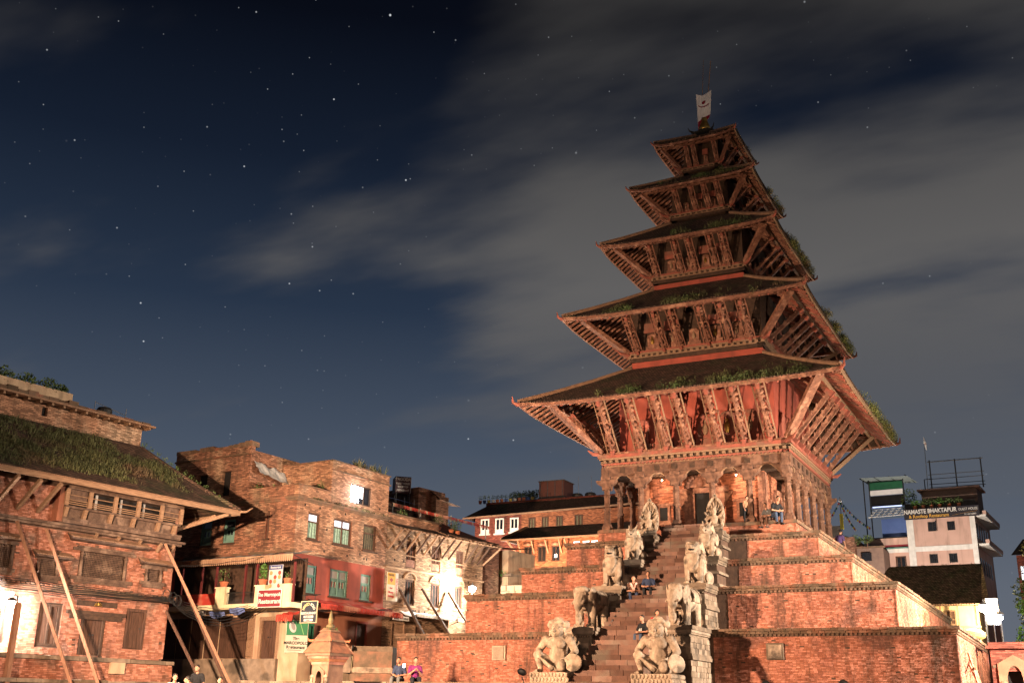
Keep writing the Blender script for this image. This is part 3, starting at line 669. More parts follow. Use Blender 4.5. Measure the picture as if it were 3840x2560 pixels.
def wrestler(loc, label, lean):
    o = empty('wrestler_statue', loc, 0, label, 'statue', STATUEGRP)
    m = MB()
    m.sph((0,.1,.36), (.42,.34,.32)); m.sph((0,.02,.66), (.38,.30,.34)); m.cap((0,.08,.55), (0,.04,1.08), .33, .36); m.sph((0,-.02,1.12), (.47,.30,.27)); m.sph((-.2,-.22,1.06), (.21,.13,.17)); m.sph((.2,-.22,1.06), (.21,.13,.17))
    m.cap((0,.02,1.28), (0,-.04,1.42), .17, .16)
    hd = MB(); hd.sph((0,-.06,1.60), (.29,.29,.32)); hd.sph((0,-.16,1.45), (.22,.19,.14)); hd.cap((0,.0,1.3), (0,-.02,1.45), .16, .16)
    for s in (-1, 1):
        hd.sph((s*.15,-.27,1.50), (.10,.08,.10)); hd.cap((s*.05,-.335,1.69), (s*.2,-.27,1.70), .034, .028); hd.sph((s*.115,-.315,1.625), (.058,.035,.032))
        hd.sph((s*.31,.0,1.58), (.05,.10,.14)); hd.sph((s*.33,.0,1.43), (.05,.055,.07)); hd.cap((s*.02,-.365,1.475), (s*.17,-.30,1.465), .026, .018)
    hd.cap((0,-.33,1.66), (0,-.40,1.55), .035, .055); hd.sph((0,-.37,1.53), (.075,.06,.045)); hd.sph((0,-.345,1.425), (.085,.04,.026)); hd.sph((0,-.30,1.36), (.09,.07,.055))
    sculpt('head', hd, STONE, .0125, o, 1)
    m.sph((-.5,.02,1.2), .19); m.sph((.5,.02,1.2), .19)
    m.cap((-.52,.02,1.2), (-.74,-.12,.84), .165, .14); m.cap((-.74,-.12,.84), (-.56,-.5,.72), .135, .10); hand(m, (-.56,-.52,.71), (.3,-.35,-.85), (1,-.2,0), 1.9, .6)
    m.cap((.52,.02,1.2), (.74,-.02,.80), .165, .145); m.cap((.74,-.02,.80), (.66,-.38,.56), .135, .10); hand(m, (.66,-.4,.55), (-.1,-.6,-.8), (-1,0,0), 1.9, .7)
    m.cap((-.24,.02,.34), (-.66,-.42,.66), .24, .17); m.cap((-.66,-.42,.66), (-.54,-.40,.16), .155, .10); m.cap((-.54,-.36,.07), (-.56,-.72,.05), .085, .07)
    m.cap((.24,.02,.30), (.42,-.56,.26), .25, .20); m.sph((.42,-.60,.25), (.22,.2,.22)); m.cap((.42,-.5,.15), (.36,.1,.12), .14, .10)
    for i in range(5): m.sph((-.64+i*.04,-.78,.035), .028)
    sculpt('body', m, STONE, .021, o, 2)
    h_ = MB(); h_.sph((0,.05,1.82), (.36,.31,.19)); h_.sph((0,.08,1.98), (.2,.18,.11))
    for s in (-1, 1): h_.sph((s*.31,.08,1.79), (.15,.22,.16)); h_.sph((s*.17,-.14,1.88), (.17,.12,.1))
    sculpt('hair', h_, STONE, .02, o, 2)
    MB().tube([(.22*math.cos(a),-.06+.2*math.sin(a)-.02,1.34-.06*abs(math.sin(a/2))) for a in [i*math.pi/8 for i in range(17)]], .022, 6).build('necklace', STONE, o)
    MB().tube([(-.44,-.66,.56),(.0,-.72,.22),(.12,-.74,.1)], [.05,.075,.10], 8).build('mace', STONE, o, smooth=True)
    sh = MB(); sh.lathe([(.0,-.03),(.30,-.02),(.34,0),(.34,.05),(.30,.07),(.08,.09),(.0,.10)], n=18); me = sh.mesh('shield', STONE)
    link('shield', me, o, (.82,-.42,.36), (R(76), R(6), R(38+lean)))
    bs = MB(); bs.box(-.76,.76,-.86,.56,-.52,.0); bs = bs.build('base_block', STONE, o)
    pe = MB()
    for f_ in range(2):
        for r_ in range(3):
            for i in range(11):
                t = -.72+i*.144+(r_ % 2)*.07
                if f_ == 0: pe.sph((t,-.87,-.09-r_*.17), (.068,.05,.085), None, 6, 5)
                else: pe.sph((.77,t-.14,-.09-r_*.17), (.05,.068,.085), None, 6, 5)
    pe.build('lotus_petals', STONE, bs)
    return o
wrestler((-2.05,-16.1,.16), 'crouching stone wrestler with wide curled hair at the left foot of the stairs', -18)
wrestler((2.02,-16.1,.12), 'crouching stone wrestler holding a round shield at the right foot of the stairs', 8)

def elephant(loc, label):
    o = empty('elephant_statue', loc, 0, label, 'statue', STATUEGRP); m = MB()
    m.sph((0,.45,1.12), (.47,.86,.47)); m.sph((0,-.1,1.2), (.42,.45,.46)); m.sph((0,1.02,1.05), (.43,.42,.44))
    m.sph((0,-.62,1.30), (.31,.34,.38)); m.sph((-.13,-.7,1.52), (.16,.2,.14)); m.sph((.13,-.7,1.52), (.16,.2,.14)); m.cap((0,-.3,1.25), (0,-.6,1.3), .34, .3)
    m.tube([(0,-.80,1.28),(0,-.98,1.05),(0,-1.04,.75),(0,-1.03,.45),(0,-.98,.18),(0,-.90,.06)], [.25,.21,.165,.135,.115,.10], 10)
    for s in (-1, 1):
        m.sph((s*.37,-.42,1.24), (.075,.27,.40), (0, s*.15, s*-.25)); m.sph((s*.40,-.30,1.02), (.06,.16,.22))
        m.cap((s*.2,-.86,1.08), (s*.24,-1.12,.92), .07, .04)
        m.cap((s*.28,-.22,1.0), (s*.28,-.24,.12), .20, .165); m.sph((s*.28,-.28,.07), (.19,.2,.09))
        m.cap((s*.27,1.05,.95), (s*.28,1.12,.12), .21, .165); m.sph((s*.28,1.08,.07), (.19,.2,.09))
        m.sph((s*.245,-.84,1.34), .05)
    m.tube([(0,1.42,1.15),(0,1.5,.85),(.03,1.5,.45)], [.06,.045,.05], 8)
    sculpt('body', m, STONE, .025, o, 2)
    c = MB()
    for i in range(13):
        a = math.pi*(i/12)*1.12-.19; c.v.append((0,0,0)); c.v.pop()
    def ring(y, sc): return [(.485*sc*math.cos(a), y, 1.13+.49*sc*math.sin(a)) for a in [-.25+i*(math.pi+.5)/12 for i in range(13)]]
    r1, r2 = ring(.12,1.0), ring(.98,1.01)
    c.add(r1+r2, [(i,i+1,14+i,13+i) for i in range(12)]); q = c.build('saddle_cloth', STONE, o); mm = q.modifiers.new('t','SOLIDIFY'); mm.thickness = .05; mm.offset = 1
    for y in (.10, 1.0): MB().tube([(x,y_,z) for x,y_,z in ring(y,1.06)], .03, 6).build('rope', STONE, o)
    MB().tube([(.34*math.cos(a),-.32-.1*math.sin(a),1.08+.44*math.sin(a)) for a in [i*math.pi/8 for i in range(17)]], .035, 6).build('collar', STONE, o)
    for s in (-1, 1): MB().sph((s*.28,-.42,.10), (.2,.17,.12), None, 10, 6).build('lotus_foot', STONED, o)
    MB().tube([(.0,-.98,.1),(.14,-.98,.05),(.2,-.98,.18),(.16,-.96,.28)], [.05,.06,.06,.03], 8).build('trunk_curl', STONE, o)
    return o
e1 = elephant((-2.0,-13.2,1.98), 'stone elephant on the left pedestal of the second step of the stairs')
copy_tree(e1, (2.0,-13.2,1.98), 'pale stone elephant on the right pedestal of the second step of the stairs')

def lion(loc, label, horn=False, sc=1.0):
    o = empty('griffin_statue' if horn else 'lion_statue', loc, 0, label, 'statue', STATUEGRP); m = MB(); o.scale = (sc,)*3
    m.sph((0,.02,.98), (.37,.34,.50)); m.sph((0,.35,.72), (.38,.45,.50)); m.sph((0,.72,.42), (.44,.44,.42)); m.sph((0,-.12,.92), (.34,.28,.44)); m.sph((0,-.26,1.1),(.26,.16,.26))
    for s in (-1, 1):
        m.cap((s*.29,-.12,1.02), (s*.27,-.2,.12), .165, .125); m.sph((s*.27,-.29,.08), (.15,.21,.09)); m.sph((s*.32,-.05,1.05), (.16,.2,.24))
        for i in range(3): m.sph((s*.27+(i-1)*.085,-.45,.055), .05)
        m.sph((s*.38,.62,.32), (.2,.36,.32)); m.cap((s*.42,.55,.1), (s*.42,.22,.07), .1, .09)
    m.cap((0,.02,1.28), (0,-.12,1.46), .27, .25); m.sph((0,-.16,1.52), (.31,.31,.28))
    m.sph((0,-.44,1.52), (.20,.19,.11)); m.sph((0,-.40,1.34), (.18,.17,.075)); m.sph((0,-.60,1.57), (.085,.06,.06)); m.cap((-.17,-.4,1.40),(-.17,-.4,1.48),.04); m.cap((.17,-.4,1.40),(.17,-.4,1.48),.04)
    for s in (-1, 1):
        m.sph((s*.14,-.40,1.64), (.075,.06,.065)); m.sph((s*.16,-.36,1.73), (.11,.08,.05)); m.sph((s*.30,-.02,1.62), (.10,.12,.17))
        for j in range(6): m.sph((s*(.33+.02*math.sin(j*2)),.04+.035*j,1.48-.13*j), (.10,.15,.10))
        if horn: m.cap((s*.16,-.1,1.72), (s*.24,.04,2.0), .07, .03); m.sph((s*.44,.30,1.0), (.07,.34,.36), (R(-25),0,0))
    for j in range(4): m.sph((0,.10+.07*j,1.74-.07*j), (.2,.12,.1))
    if horn: m.sph((0,-.64,1.44), (.07,.12,.10))
    m.tube([(0,1.1,.3),(0,1.22,.7),(0,1.05,1.1)], [.08,.07,.11], 8)
    sculpt('body', m, STONE, .024, o, 2)
    MB().sph((0,-.50,1.42), (.135,.11,.05), None, 10, 6).build('mouth', DARK, o)
    MB().prism([(-.22,1.26),(.22,1.26),(.24,.95),(.0,.60),(-.24,.95)], -.44, -.40).build('breastplate', STONE, o)
    for s in (-1, 1): MB().sph((s*.13,-.46,1.645), .032, None, 8, 6).build('eye', STONED, o)
    MB().tube([(.29*math.cos(a),-.16+.29*math.sin(a)*(-1),1.29) for a in [i*math.pi/8 for i in range(17)]], .03, 6).build('collar', STONE, o)
    return o
l1 = lion((-1.85,-10.7,3.88), 'sitting stone lion with bared teeth on the left third pedestal of the stairs', False, 1.0)
copy_tree(l1, (1.85,-10.7,3.88), 'pale sitting stone lion on the right third pedestal of the stairs')
g1 = lion((-1.75,-8.5,5.27), 'horned stone griffin on the left fourth pedestal of the stairs', True, .82)
copy_tree(g1, (1.75,-8.5,5.27), 'horned stone griffin on the right fourth pedestal of the stairs')
def deity(loc, label):
    o = empty('deity_statue', loc, 0, label, 'statue', STATUEGRP); m = MB()
    m.sph((0,.05,.2), (.34,.3,.2)); m.cap((0,.05,.3), (0,.02,.62), .17, .19); m.cap((0,0,.75), (0,0,.85), .08); m.sph((0,-.02,.95), (.13,.14,.16)); m.sph((0,.0,1.1), (.1,.1,.1))
    for s in (-1, 1):
        m.cap((s*.15,0,.2), (s*.36,-.2,.16), .13, .1); m.cap((s*.36,-.2,.14), (s*.05,-.28,.12), .09, .07)
        for j, (x, z) in enumerate(((.46,.9), (.48,.6), (.38,.35))): m.cap((s*.2,.02,.70), (s*.36,-.02,(z+.7)/2), .06, .05); m.cap((s*.36,-.02,(z+.7)/2), (s*x*.9,-.08,z), .05, .045)
    sculpt('body', m, STONE, .02, o, 2)
    r = MB(); n = 26; P = lambda a, s: (.43*s*math.sin(a), .16, .80-.86*s*math.cos(a)+(.16*s if abs(a-math.pi) < .15 else 0))
    for i in range(n):
        a, b = 2*math.pi*i/n, 2*math.pi*(i+1)/n
        v = [P(a,.80), P(b,.80), P(b,1.0), P(a,1.0)]; v += [(x,.26,z) for x,_,z in v]
        r.add(v, [(0,1,2,3),(7,6,5,4),(0,4,5,1),(3,2,6,7)])
    r.build('aureole', STONE, o, fix=True); MB().add([(P(2*math.pi*i/n,.82)[0],.25,P(2*math.pi*i/n,.82)[2]) for i in range(n)]+[(P(2*math.pi*i/n,.82)[0],.28,P(2*math.pi*i/n,.82)[2]) for i in range(n)], [tuple(range(n)), tuple(reversed(range(n,2*n)))]).build('back_slab', STONED, o, fix=True)
    for i in range(22):
        a = .5+i*(2*math.pi-1)/21; p_ = P(a,.9); MB().sph((p_[0],.13,p_[2]), (.05,.05,.06), None, 6, 5).build('flame', STONE, o)
    for i in range(12):
        a = .6+i*(2*math.pi-1.2)/11; MB().beam((.14*math.sin(a),.18,.80-.3*math.cos(a)), (.34*math.sin(a),.2,.80-.68*math.cos(a)), .05, .05).build('ray', STONE, o)
    MB().box(-.45,.45,-.35,.32,-.12,.06).build('seat', STONED, o)
    return o
d1 = deity((-1.6,-6.75,6.68), 'seated stone deity inside an oval aureole left of the stair top')
copy_tree(d1, (1.6,-6.75,6.68), 'seated stone deity inside an oval aureole right of the stair top')

# ================================================================== people
def person(loc, rz, label, pose, shirt, trousers, skin=SKIN, sc=1.0, hair='short', shawl=None, lean=.1, name='person', turn=0.0, arms='knee'):
    o = empty(name, loc, rz, label, 'person'); o.scale = (sc,)*3
    b, s, t, hr_ = MB(), MB(), MB(), MB()
    sit = pose == 'sit'; hz = 0.10 if sit else .92
    hip = Vector((0, .05, hz)); ch = hip+Vector((0, -.42*lean-.02, .34)); nk = hip+Vector((0, -.7*lean-.03, .50)); hd = nk+Vector((0, -.06-.1*lean, .20))
    for mb, g in ((b, 0.0), (t, .022)): mb.sph(hip, (.165+g,.135+g,.12+g))
    for mb, g in ((b, 0.0), (s, .022)):
        mb.cap(hip+Vector((0,0,.06)), ch, .125+g, .145+g); mb.sph(ch+Vector((0,0,.04)), (.185+g,.12+g,.14+g)); mb.sph(ch+Vector((-.15,0,.10)), .075+g); mb.sph(ch+Vector((.15,0,.10)), .075+g)
    b.cap(nk, hd, .055, .05); b.sph(hd, (.078,.098,.118)); b.sph(hd+Vector((0,-.03,-.06)), (.058,.07,.06)); b.sph(hd+Vector((0,-.105,-.015)), (.016,.022,.026))
    b.cap(hd+Vector((-.035,-.088,.03)), hd+Vector((.035,-.088,.03)), .016); b.sph(hd+Vector((0,-.094,-.058)), (.024,.012,.010))
    for q in (-1, 1):
        b.sph(hd+Vector((q*.08,0,-.01)), (.016,.026,.034))
        sh = ch+Vector((q*.19,0,.10))
        if sit:
            kn = hip+Vector((q*.14,-.44,.03)); an = kn+Vector((q*.0,.03 if q > 0 else -.06,-.44)); toe = an+Vector((q*.02,-.17,-.04))
            if arms == 'knee': el = sh+Vector((q*.08,-.12,-.26)); wr = hip+Vector((q*.06,-.36,.16))
            elif arms == 'phone': el = sh+Vector((q*.05,-.10,-.26)); wr = sh+Vector((-q*.11,-.30,-.12))
            else: el = sh+Vector((q*.08,.0,-.26)); wr = hip+Vector((q*.10,-.24,.14))
        else:
            kn = hip+Vector((q*.10,-.03*q,-.44)); an = kn+Vector((0,.05*q+.02,-.41)); toe = an+Vector((0,-.17,-.04)); el = sh+Vector((q*.06,.02,-.28)); wr = el+Vector((0,-.10,-.23))
        b.cap(hip+Vector((q*.09,0,0)), kn, .085, .06); b.cap(kn, an, .058, .04); b.cap(an, toe, .042, .034)
        t.cap(hip+Vector((q*.09,0,0)), kn, .105, .08); t.cap(kn, kn.lerp(an, .88), .08, .062)
        b.cap(sh, el, .052, .042); b.cap(el, wr, .04, .03); hand(b, wr, (wr-el), (-q,0,.2), .95, .5)
        s.cap(sh, sh.lerp(el, .75), .075, .066)
        MB().cap(an+Vector((0,.03,-.035)), toe, .05, .04).build('shoe', DKMETAL, o)
    hr_.sph(hd+Vector((0,.02,.04)), (.088,.098,.105))
    if hair == 'long': hr_.cap(hd+Vector((0,.06,0)), hd+Vector((0,.10,-.22)), .075, .06); hr_.sph(hd+Vector((0,.11,.02)), .05)
    sculpt('body', b, skin, .0125, o, 1); sculpt('shirt', s, shirt, .018, o, 2); sculpt('trousers', t, trousers, .018, o, 2)
    hm = sculpt('hair', hr_, HAIR, .014, o, 1)
    for v in hm.data.vertices:
        r_ = v.co-hd
        if r_.y < -.035 and r_.z < .055: v.co.y += .06
    if shawl:
        w = MB(); w.cap(ch+Vector((-.12,-.10,.14)), ch+Vector((.05,-.15,-.18)), .05, .05); w.cap(ch+Vector((.12,-.08,.16)), ch+Vector((.02,-.15,-.14)), .05, .04); sculpt('shawl', w, shawl, .016, o, 1)
    return o
NAVY = cloth('navy', (.030, .042, .085)); PURP = cloth('purple', (.16, .018, .10)); BLK = cloth('black', (.014, .014, .016)); REDC = cloth('red', (.42, .012, .022)); JEAN = cloth('denim', (.045, .065, .11)); GREYC = cloth('grey', (.12, .12, .12)); TANC = cloth('tan', (.33, .17, .10)); WHC = cloth('white', (.62, .60, .58)); PINKC = cloth('pink', (.55, .32, .27)); BROWNC = cloth('brown', (.12, .06, .04))
person((-7.75,-18.35,-.27), R(8), 'person in a navy shirt with folded arms sitting on the terrace edge', 'sit', NAVY, GREYC, arms='fold')
person((-7.05,-18.35,-.27), R(38), 'person in a purple top holding a glowing phone on the terrace edge', 'sit', PURP, BLK, hair='long', arms='phone')
ph = empty('mobile_phone', (-7.33,-18.72,.33), R(10), 'small phone glowing white in the hands of the person in purple', 'phone')
MB().box(-.04,.04,-.005,.005,-.08,.08).build('case', DKMETAL, ph); MB().box(-.035,.035,-.0085,-.0055,-.07,.07).build('screen', glow('phone', (.85,.92,1), 22), ph)
for x, y, z, rz, sh, ja, lab, kw in (
    (-.88,-10.85,3.42, 20, BROWNC, NAVY, 'person with a pale shawl and dark trousers sitting below the left lion', dict(shawl=PINKC)),
    (-.30,-10.55,3.62, 12, NAVY, BLK, 'person in dark blue sitting on the stairs next to the one with the shawl', {}),
    (.62,-13.75,1.52, -18, BLK, JEAN, 'person in a printed black t-shirt sitting on the stairs by the right elephant', {}),
    (1.06,-13.5,1.74, 40, REDC, GREYC, 'person in a bright red t-shirt sitting on the stairs against the right pedestal', {})):
    pr = person((x, y, z), R(rz), lab, 'sit', sh, ja, **kw)
    if 'printed' in lab: text('69', .17, WHITE, pr, (0, -.235, .34), (R(80), 0, 0), 'shirt_print')
person((2.55,-4.72,7.36), R(70), 'small person in a tan jacket standing on the temple platform', 'stand', TANC, BLK, sc=.72)
person((3.95,-4.85,7.52), R(40), 'person in black and blue jeans sitting by the corner column', 'sit', BLK, JEAN, lean=.5)
person((3.62,-4.72,7.36), R(-20), 'person in a grey top leaning beside the corner column', 'sit', GREYC, BROWNC, lean=.3, sc=.9)
person((4.98,5.35,6.62), R(160), 'person in a purple jacket standing behind the last column of the pagoda', 'stand', cloth('violet', (.085, .05, .15)), BLK)

# ================================================================== houses: shared builders
def window(par, M, u0, u1, z0, z1, fm, cols=1, transom=.0, pane=GLASS, leaf=None, sill=None, fw=.07, y=.05, upane=None, bars=0, barm=None, name='window'):
    mb = MB(M); d = .1
    mb.box(u0, u0+fw, y, y+d, z0, z1); mb.box(u1-fw, u1, y, y+d, z0, z1); mb.box(u0+fw, u1-fw, y+.003, y+d, z0, z0+fw); mb.box(u0+fw, u1-fw, y+.003, y+d, z1-fw, z1)
    zt = z1-fw-(z1-z0)*transom if transom else z1-fw
    if transom: mb.box(u0+fw, u1-fw, y-.01, y+d, zt-fw*.8, zt)
    W = (u1-u0-2*fw)/cols
    for i in range(1, cols): mb.box(u0+fw+i*W-fw*.4, u0+fw+i*W+fw*.4, y-.005, y+d-.003, z0+fw, z1-fw)
    w = mb.build(name, fm, par)
    zl = zt-(fw*.8 if transom else 0)
    for i in range(cols):
        a, b = u0+fw+i*W+fw*.4, u0+fw+(i+1)*W-fw*.4
        if leaf:
            l_ = MB(M); zm = z0+fw+(zl-z0-fw)*.5
            l_.box(a, b, y+.035, y+.07, z0+fw, zm); l_.box(a, a+.07, y+.03, y+.07, zm, zl); l_.box(b-.07, b, y+.03, y+.07, zm, zl); l_.box(a+.07, b-.07, y+.03, y+.07, zl-.07, zl); l_.box((a+b)/2-.015, (a+b)/2+.015, y+.03, y+.072, z0+fw, zl-.07)
            l_.box(a+.05, b-.05, y+.025, y+.035, z0+fw+.06, zm-.08); s_ = l_.build('shutter', leaf, w)
            MB(M).box(a+.02, b-.02, y+.075, y+.085, zm, zl).build('pane', pane, w)
        else: MB(M).box(a-.01, b+.01, y+.05, y+.06, z0+fw, zl).build('pane', pane, w)
        if transom: MB(M).box(a-.01, b+.01, y+.05, y+.06, zt, z1-fw).build('pane', upane or pane, w)
        for k in range(bars): x = a+(b-a)*(k+.5)/bars; MB(M).box(x-.008, x+.008, y+.03, y+.045, z0+fw, zl).build('bar', barm or DKMETAL, w)
    if sill: MB(M).box(u0-.09, u1+.09, -.10, y, z0-.09, z0-.005).build('sill', sill, w)
    return w
def door(par, M, u0, u1, z0, z1, fm, lm, leaves_=2, fw=.1, y=.03, planks=3, name='door'):
    mb = MB(M); mb.box(u0, u0+fw, y-.05, y+.12, z0, z1); mb.box(u1-fw, u1, y-.05, y+.12, z0, z1); mb.box(u0-.02, u1+.02, y-.06, y+.12, z1-fw, z1+.02)
    d = mb.build(name, fm, par); W = (u1-u0-2*fw)/leaves_
    for i in range(leaves_):
        for k in range(planks):
            a = u0+fw+i*W+W*k/planks; MB(M).box(a+.006, a+W/planks-.006, y+.03+random.uniform(0, .012), y+.08, z0+.02, z1-fw-.01).build('plank', lm, d)
        MB(M).box(u0+fw+i*W+W*(.12 if i else .8), u0+fw+i*W+W*(.12 if i else .8)+.05, y+.0, y+.03, (z0+z1)/2, (z0+z1)/2+.06).build('handle', DKMETAL, d)
    return d
def canopy(par, M, u0, u1, z, out=.4, drop=.16, m=None, name='canopy'):
    mb = MB(M); c = mb.add([(u0,-out,z-drop),(u1,-out,z-drop),(u1+.0,.0,z+.02),(u0,.0,z+.02),(u0+.12,-out,z-drop-.06),(u1-.12,-out,z-drop-.06),(u1-.2,.0,z-.28),(u0+.2,.0,z-.28)], [(0,1,2,3),(4,7,6,5),(0,4,5,1),(1,5,6,2),(0,3,7,4)]).build(name, m or WOODB, par)
    for i in range(int((u1-u0)/.11)):
        MB(M).beam((u0+.05+i*.11,-out-.015,z-drop+.012), (u0+.05+i*.11,0,z+.045), .075, .03).build('canopy_tile', RIDGE, c)
    return c
def carved(par, M, u0, u1, z0, z1, ow=.55, y=.0):
    """wooden window with wide carved lintel, sill, colonnettes and a lattice"""
    mb = MB(M); mb.box(u0-ow, u1+ow, -.10, .06, z1, z1+.13); mb.box(u0-ow*.6, u1+ow*.6, -.15, .06, z1+.132, z1+.2); mb.box(u0-ow*.95, u1+ow*.95, -.12, .06, z0-.15, z0); mb.box(u0-ow*.5, u1+ow*.5, -.08, .06, z0-.26, z0-.152)
    for a in (u0, u1): mb.tube([(a, -.05, z0), (a, -.05, z1)], [.075, .06], 8); mb.sph((a, -.06, z1-.12), (.10, .08, .06), None, 8, 6); mb.sph((a, -.06, z0+.12), (.10, .08, .06), None, 8, 6)
    w = mb.build('carved_window', WOODB, par)
    l_ = MB(M); l_.box(u0+.05, u1-.05, .12, .14, z0, z1); l_.build('backing', DARK, w)
    n = max(4, int((u1-u0)/.075))
    lt = MB(M)
    for i in range(n+1): x = u0+.06+i*(u1-u0-.12)/n; lt.box(x-.012, x+.012, .06, .09, z0, z1)
    for i in range(int((z1-z0)/.075)+1): z = z0+i*.075; lt.box(u0+.05, u1-.05, .05, .085, z-.01, z+.012)
    lt.build('lattice', WOODB, w)
    return w
def pot(loc, label, r=.16, h=.24, leaf=(.22,.22,.3), nleaf=120, lm=None, size=.09, stem=.3, group='potted plants'):
    o = empty('flower_pot', loc, 0, label, 'plant pot', group)
    MB().lathe([(r*.7,0),(r*.95,h*.8),(r*1.08,h*.82),(r*1.08,h),(r*.9,h),(r*.85,h*.85)], n=12).build('pot', TERRA, o)
    MB().tube([(0,0,h*.8),(.02,0,h+stem*.5),(-.02,.02,h+stem)], .015, 6).build('stem', WOOD, o)
    leaves(MB(), (0,0,h+stem*.6), leaf, nleaf, size).build('foliage', lm or FOLB, o); return o
def sign(name, par_loc, rz, w, h, m, label, th=.04, border=None, cat='sign'):
    o = empty(name, par_loc, rz, label, cat); MB().box(-w/2, w/2, 0, th, -h/2, h/2).build('board', m, o)
    if border:
        b = MB(); t = .03
        b.box(-w/2-t, w/2+t, -.012, th, h/2, h/2+t); b.box(-w/2-t, w/2+t, -.012, th, -h/2-t, -h/2); b.box(-w/2-t, -w/2, -.01, th, -h/2, h/2); b.box(w/2, w/2+t, -.01, th, -h/2, h/2); b.build('border', border, o)
    return o
UP = (R(90), 0, 0)
def loc_in(o, p): return Matrix.Translation(o.location) @ Matrix.Rotation(o.rotation_euler.z, 4, 'Z') @ Vector(p)

# ================================================================== old brick house with the projecting window band (far left)
f1 = frame((-20.11, -18.27), 7.9)
H1 = empty('brick_house', f1['loc'], f1['rz'], 'old brick house with grass-grown tiled roof and a projecting wooden window band', 'house')
I4 = None
holes1 = [(-6.65,-5.7,3.55,4.25), (-4.75,-2.5,3.7,4.8), (-1.45,-.62,3.8,4.4), (-9.2,-7.7,3.6,4.7), (-6.22,-5.23,.86,2.54), (-4.28,-3.14,.62,2.17), (-2.12,-1.13,.97,2.62), (-9.6,-7.6,.9,2.3)]
core = MB(); core.box(-15, -.03, .25, 8, -2.4, 8.2); wall(core, -15, -.03, -2.4, 7.3, holes1, .21, .03); core.add([(-.03,.03,-2.4),(-.03,.25,-2.4),(-.03,.25,7.3),(-.03,.03,7.3)], [(0,1,2,3)]); hw = core.build('wall_core', MORTAR, H1)
core.v, core.f = [], []
single = 300; loose = MB()
for a, b, c, d, pr in bricks(-12.5, 0, .55, 7.2, [(h[0]-.02, h[1]+.02, h[2], h[3]) for h in holes1]+[(-6.1,-.15,5.7,7.3),(-12.5,0,3.0,3.18),(-12.5,0,5.5,5.72)], bw=.19, bh=.058):
    own = single > 0 and .6 < c < 2.4 and a > -3.1
    t = MB() if own else loose; t.box(a, b, .0-pr, .04, c, d, back=False)
    if own: t.build('brick', BRICKLEFT, hw); single -= 1
for a, b, c, d, pr in bricks(.0, 4.5, .55, 7.2, [], bw=.19, bh=.058): loose.add([(-.04, a, c), (0+pr, a, c), (0+pr, b, c), (-.04, b, c), (-.04, a, d), (0+pr, a, d), (0+pr, b, d), (-.04, b, d)], [(0,1,5,4),(1,2,6,5),(2,3,7,6),(4,5,6,7),(3,2,1,0)])
loose.build('brickwork', BRICKLEFT, hw, kind='stuff')
carved(H1, I4, -6.6, -5.75, 3.6, 4.22, .2); canopy(H1, I4, -6.95, -5.2, 4.52)
carved(H1, I4, -4.7, -2.55, 3.72, 4.75, .45); canopy(H1, I4, -5.5, -1.55, 5.38, .45)
carved(H1, I4, -1.42, -.66, 3.84, 4.36, .3); canopy(H1, I4, -1.92, -.06, 4.78)
carved(H1, I4, -9.1, -7.8, 3.7, 4.6, .2); canopy(H1, I4, -9.6, -7.5, 5.0)
window(H1, I4, -6.2, -5.25, .88, 2.52, WOODD, 2, .0, WOODZ, fw=.1, name='shuttered_window')
window(H1, I4, -9.5, -7.7, .9, 2.3, WOODD, 2, .0, WOODZ, fw=.1, name='shuttered_window')
door(H1, I4, -4.26, -3.16, .62, 2.17, WOODD, WOODZ, 2)
MB().box(-5.05, -2.25, -.14, .02, 2.2, 2.36).box(-4.9, -2.4, -.10, .02, 2.02, 2.198).build('door_lintel', WOODD, H1)
door(H1, I4, -2.11, -1.14, .97, 2.6, WOODZ, WOODZ, 1, planks=4)
nb = MB().box(-4.62, -2.68, -.05, .0, 2.56, 2.78).build('name_board', WOODD, H1)
em = MB()
for i in range(7): a = math.pi*i/6; em.cap((-3.62, -.06, 2.60), (-3.62+.17*math.cos(a), -.06, 2.60+.13*math.sin(a)), .012, .022)
em.build('emblem', GOLD, nb)
# string courses and mid cornice
for z, e, hh in ((3.0, .16, .10), (3.1, .26, .08), (5.5, .22, .10), (5.6, .34, .10)):
    MB().box(-13, e*.8, -e, .02, z, z+hh).build('string_course', WOODB if z > 5 else COPING, H1)
for i in range(60): MB().box(-12.4+i*.21, -12.28+i*.21, -.33, 0, 3.182, 3.24).build('course_tile', COPING, H1)
for u in (-4.3,-3.2,-2.1,-1.0,-.3): MB().beam((u,-.02,5.15), (u,-.32,5.5), .09, .12).build('bracket', WOODL, H1)
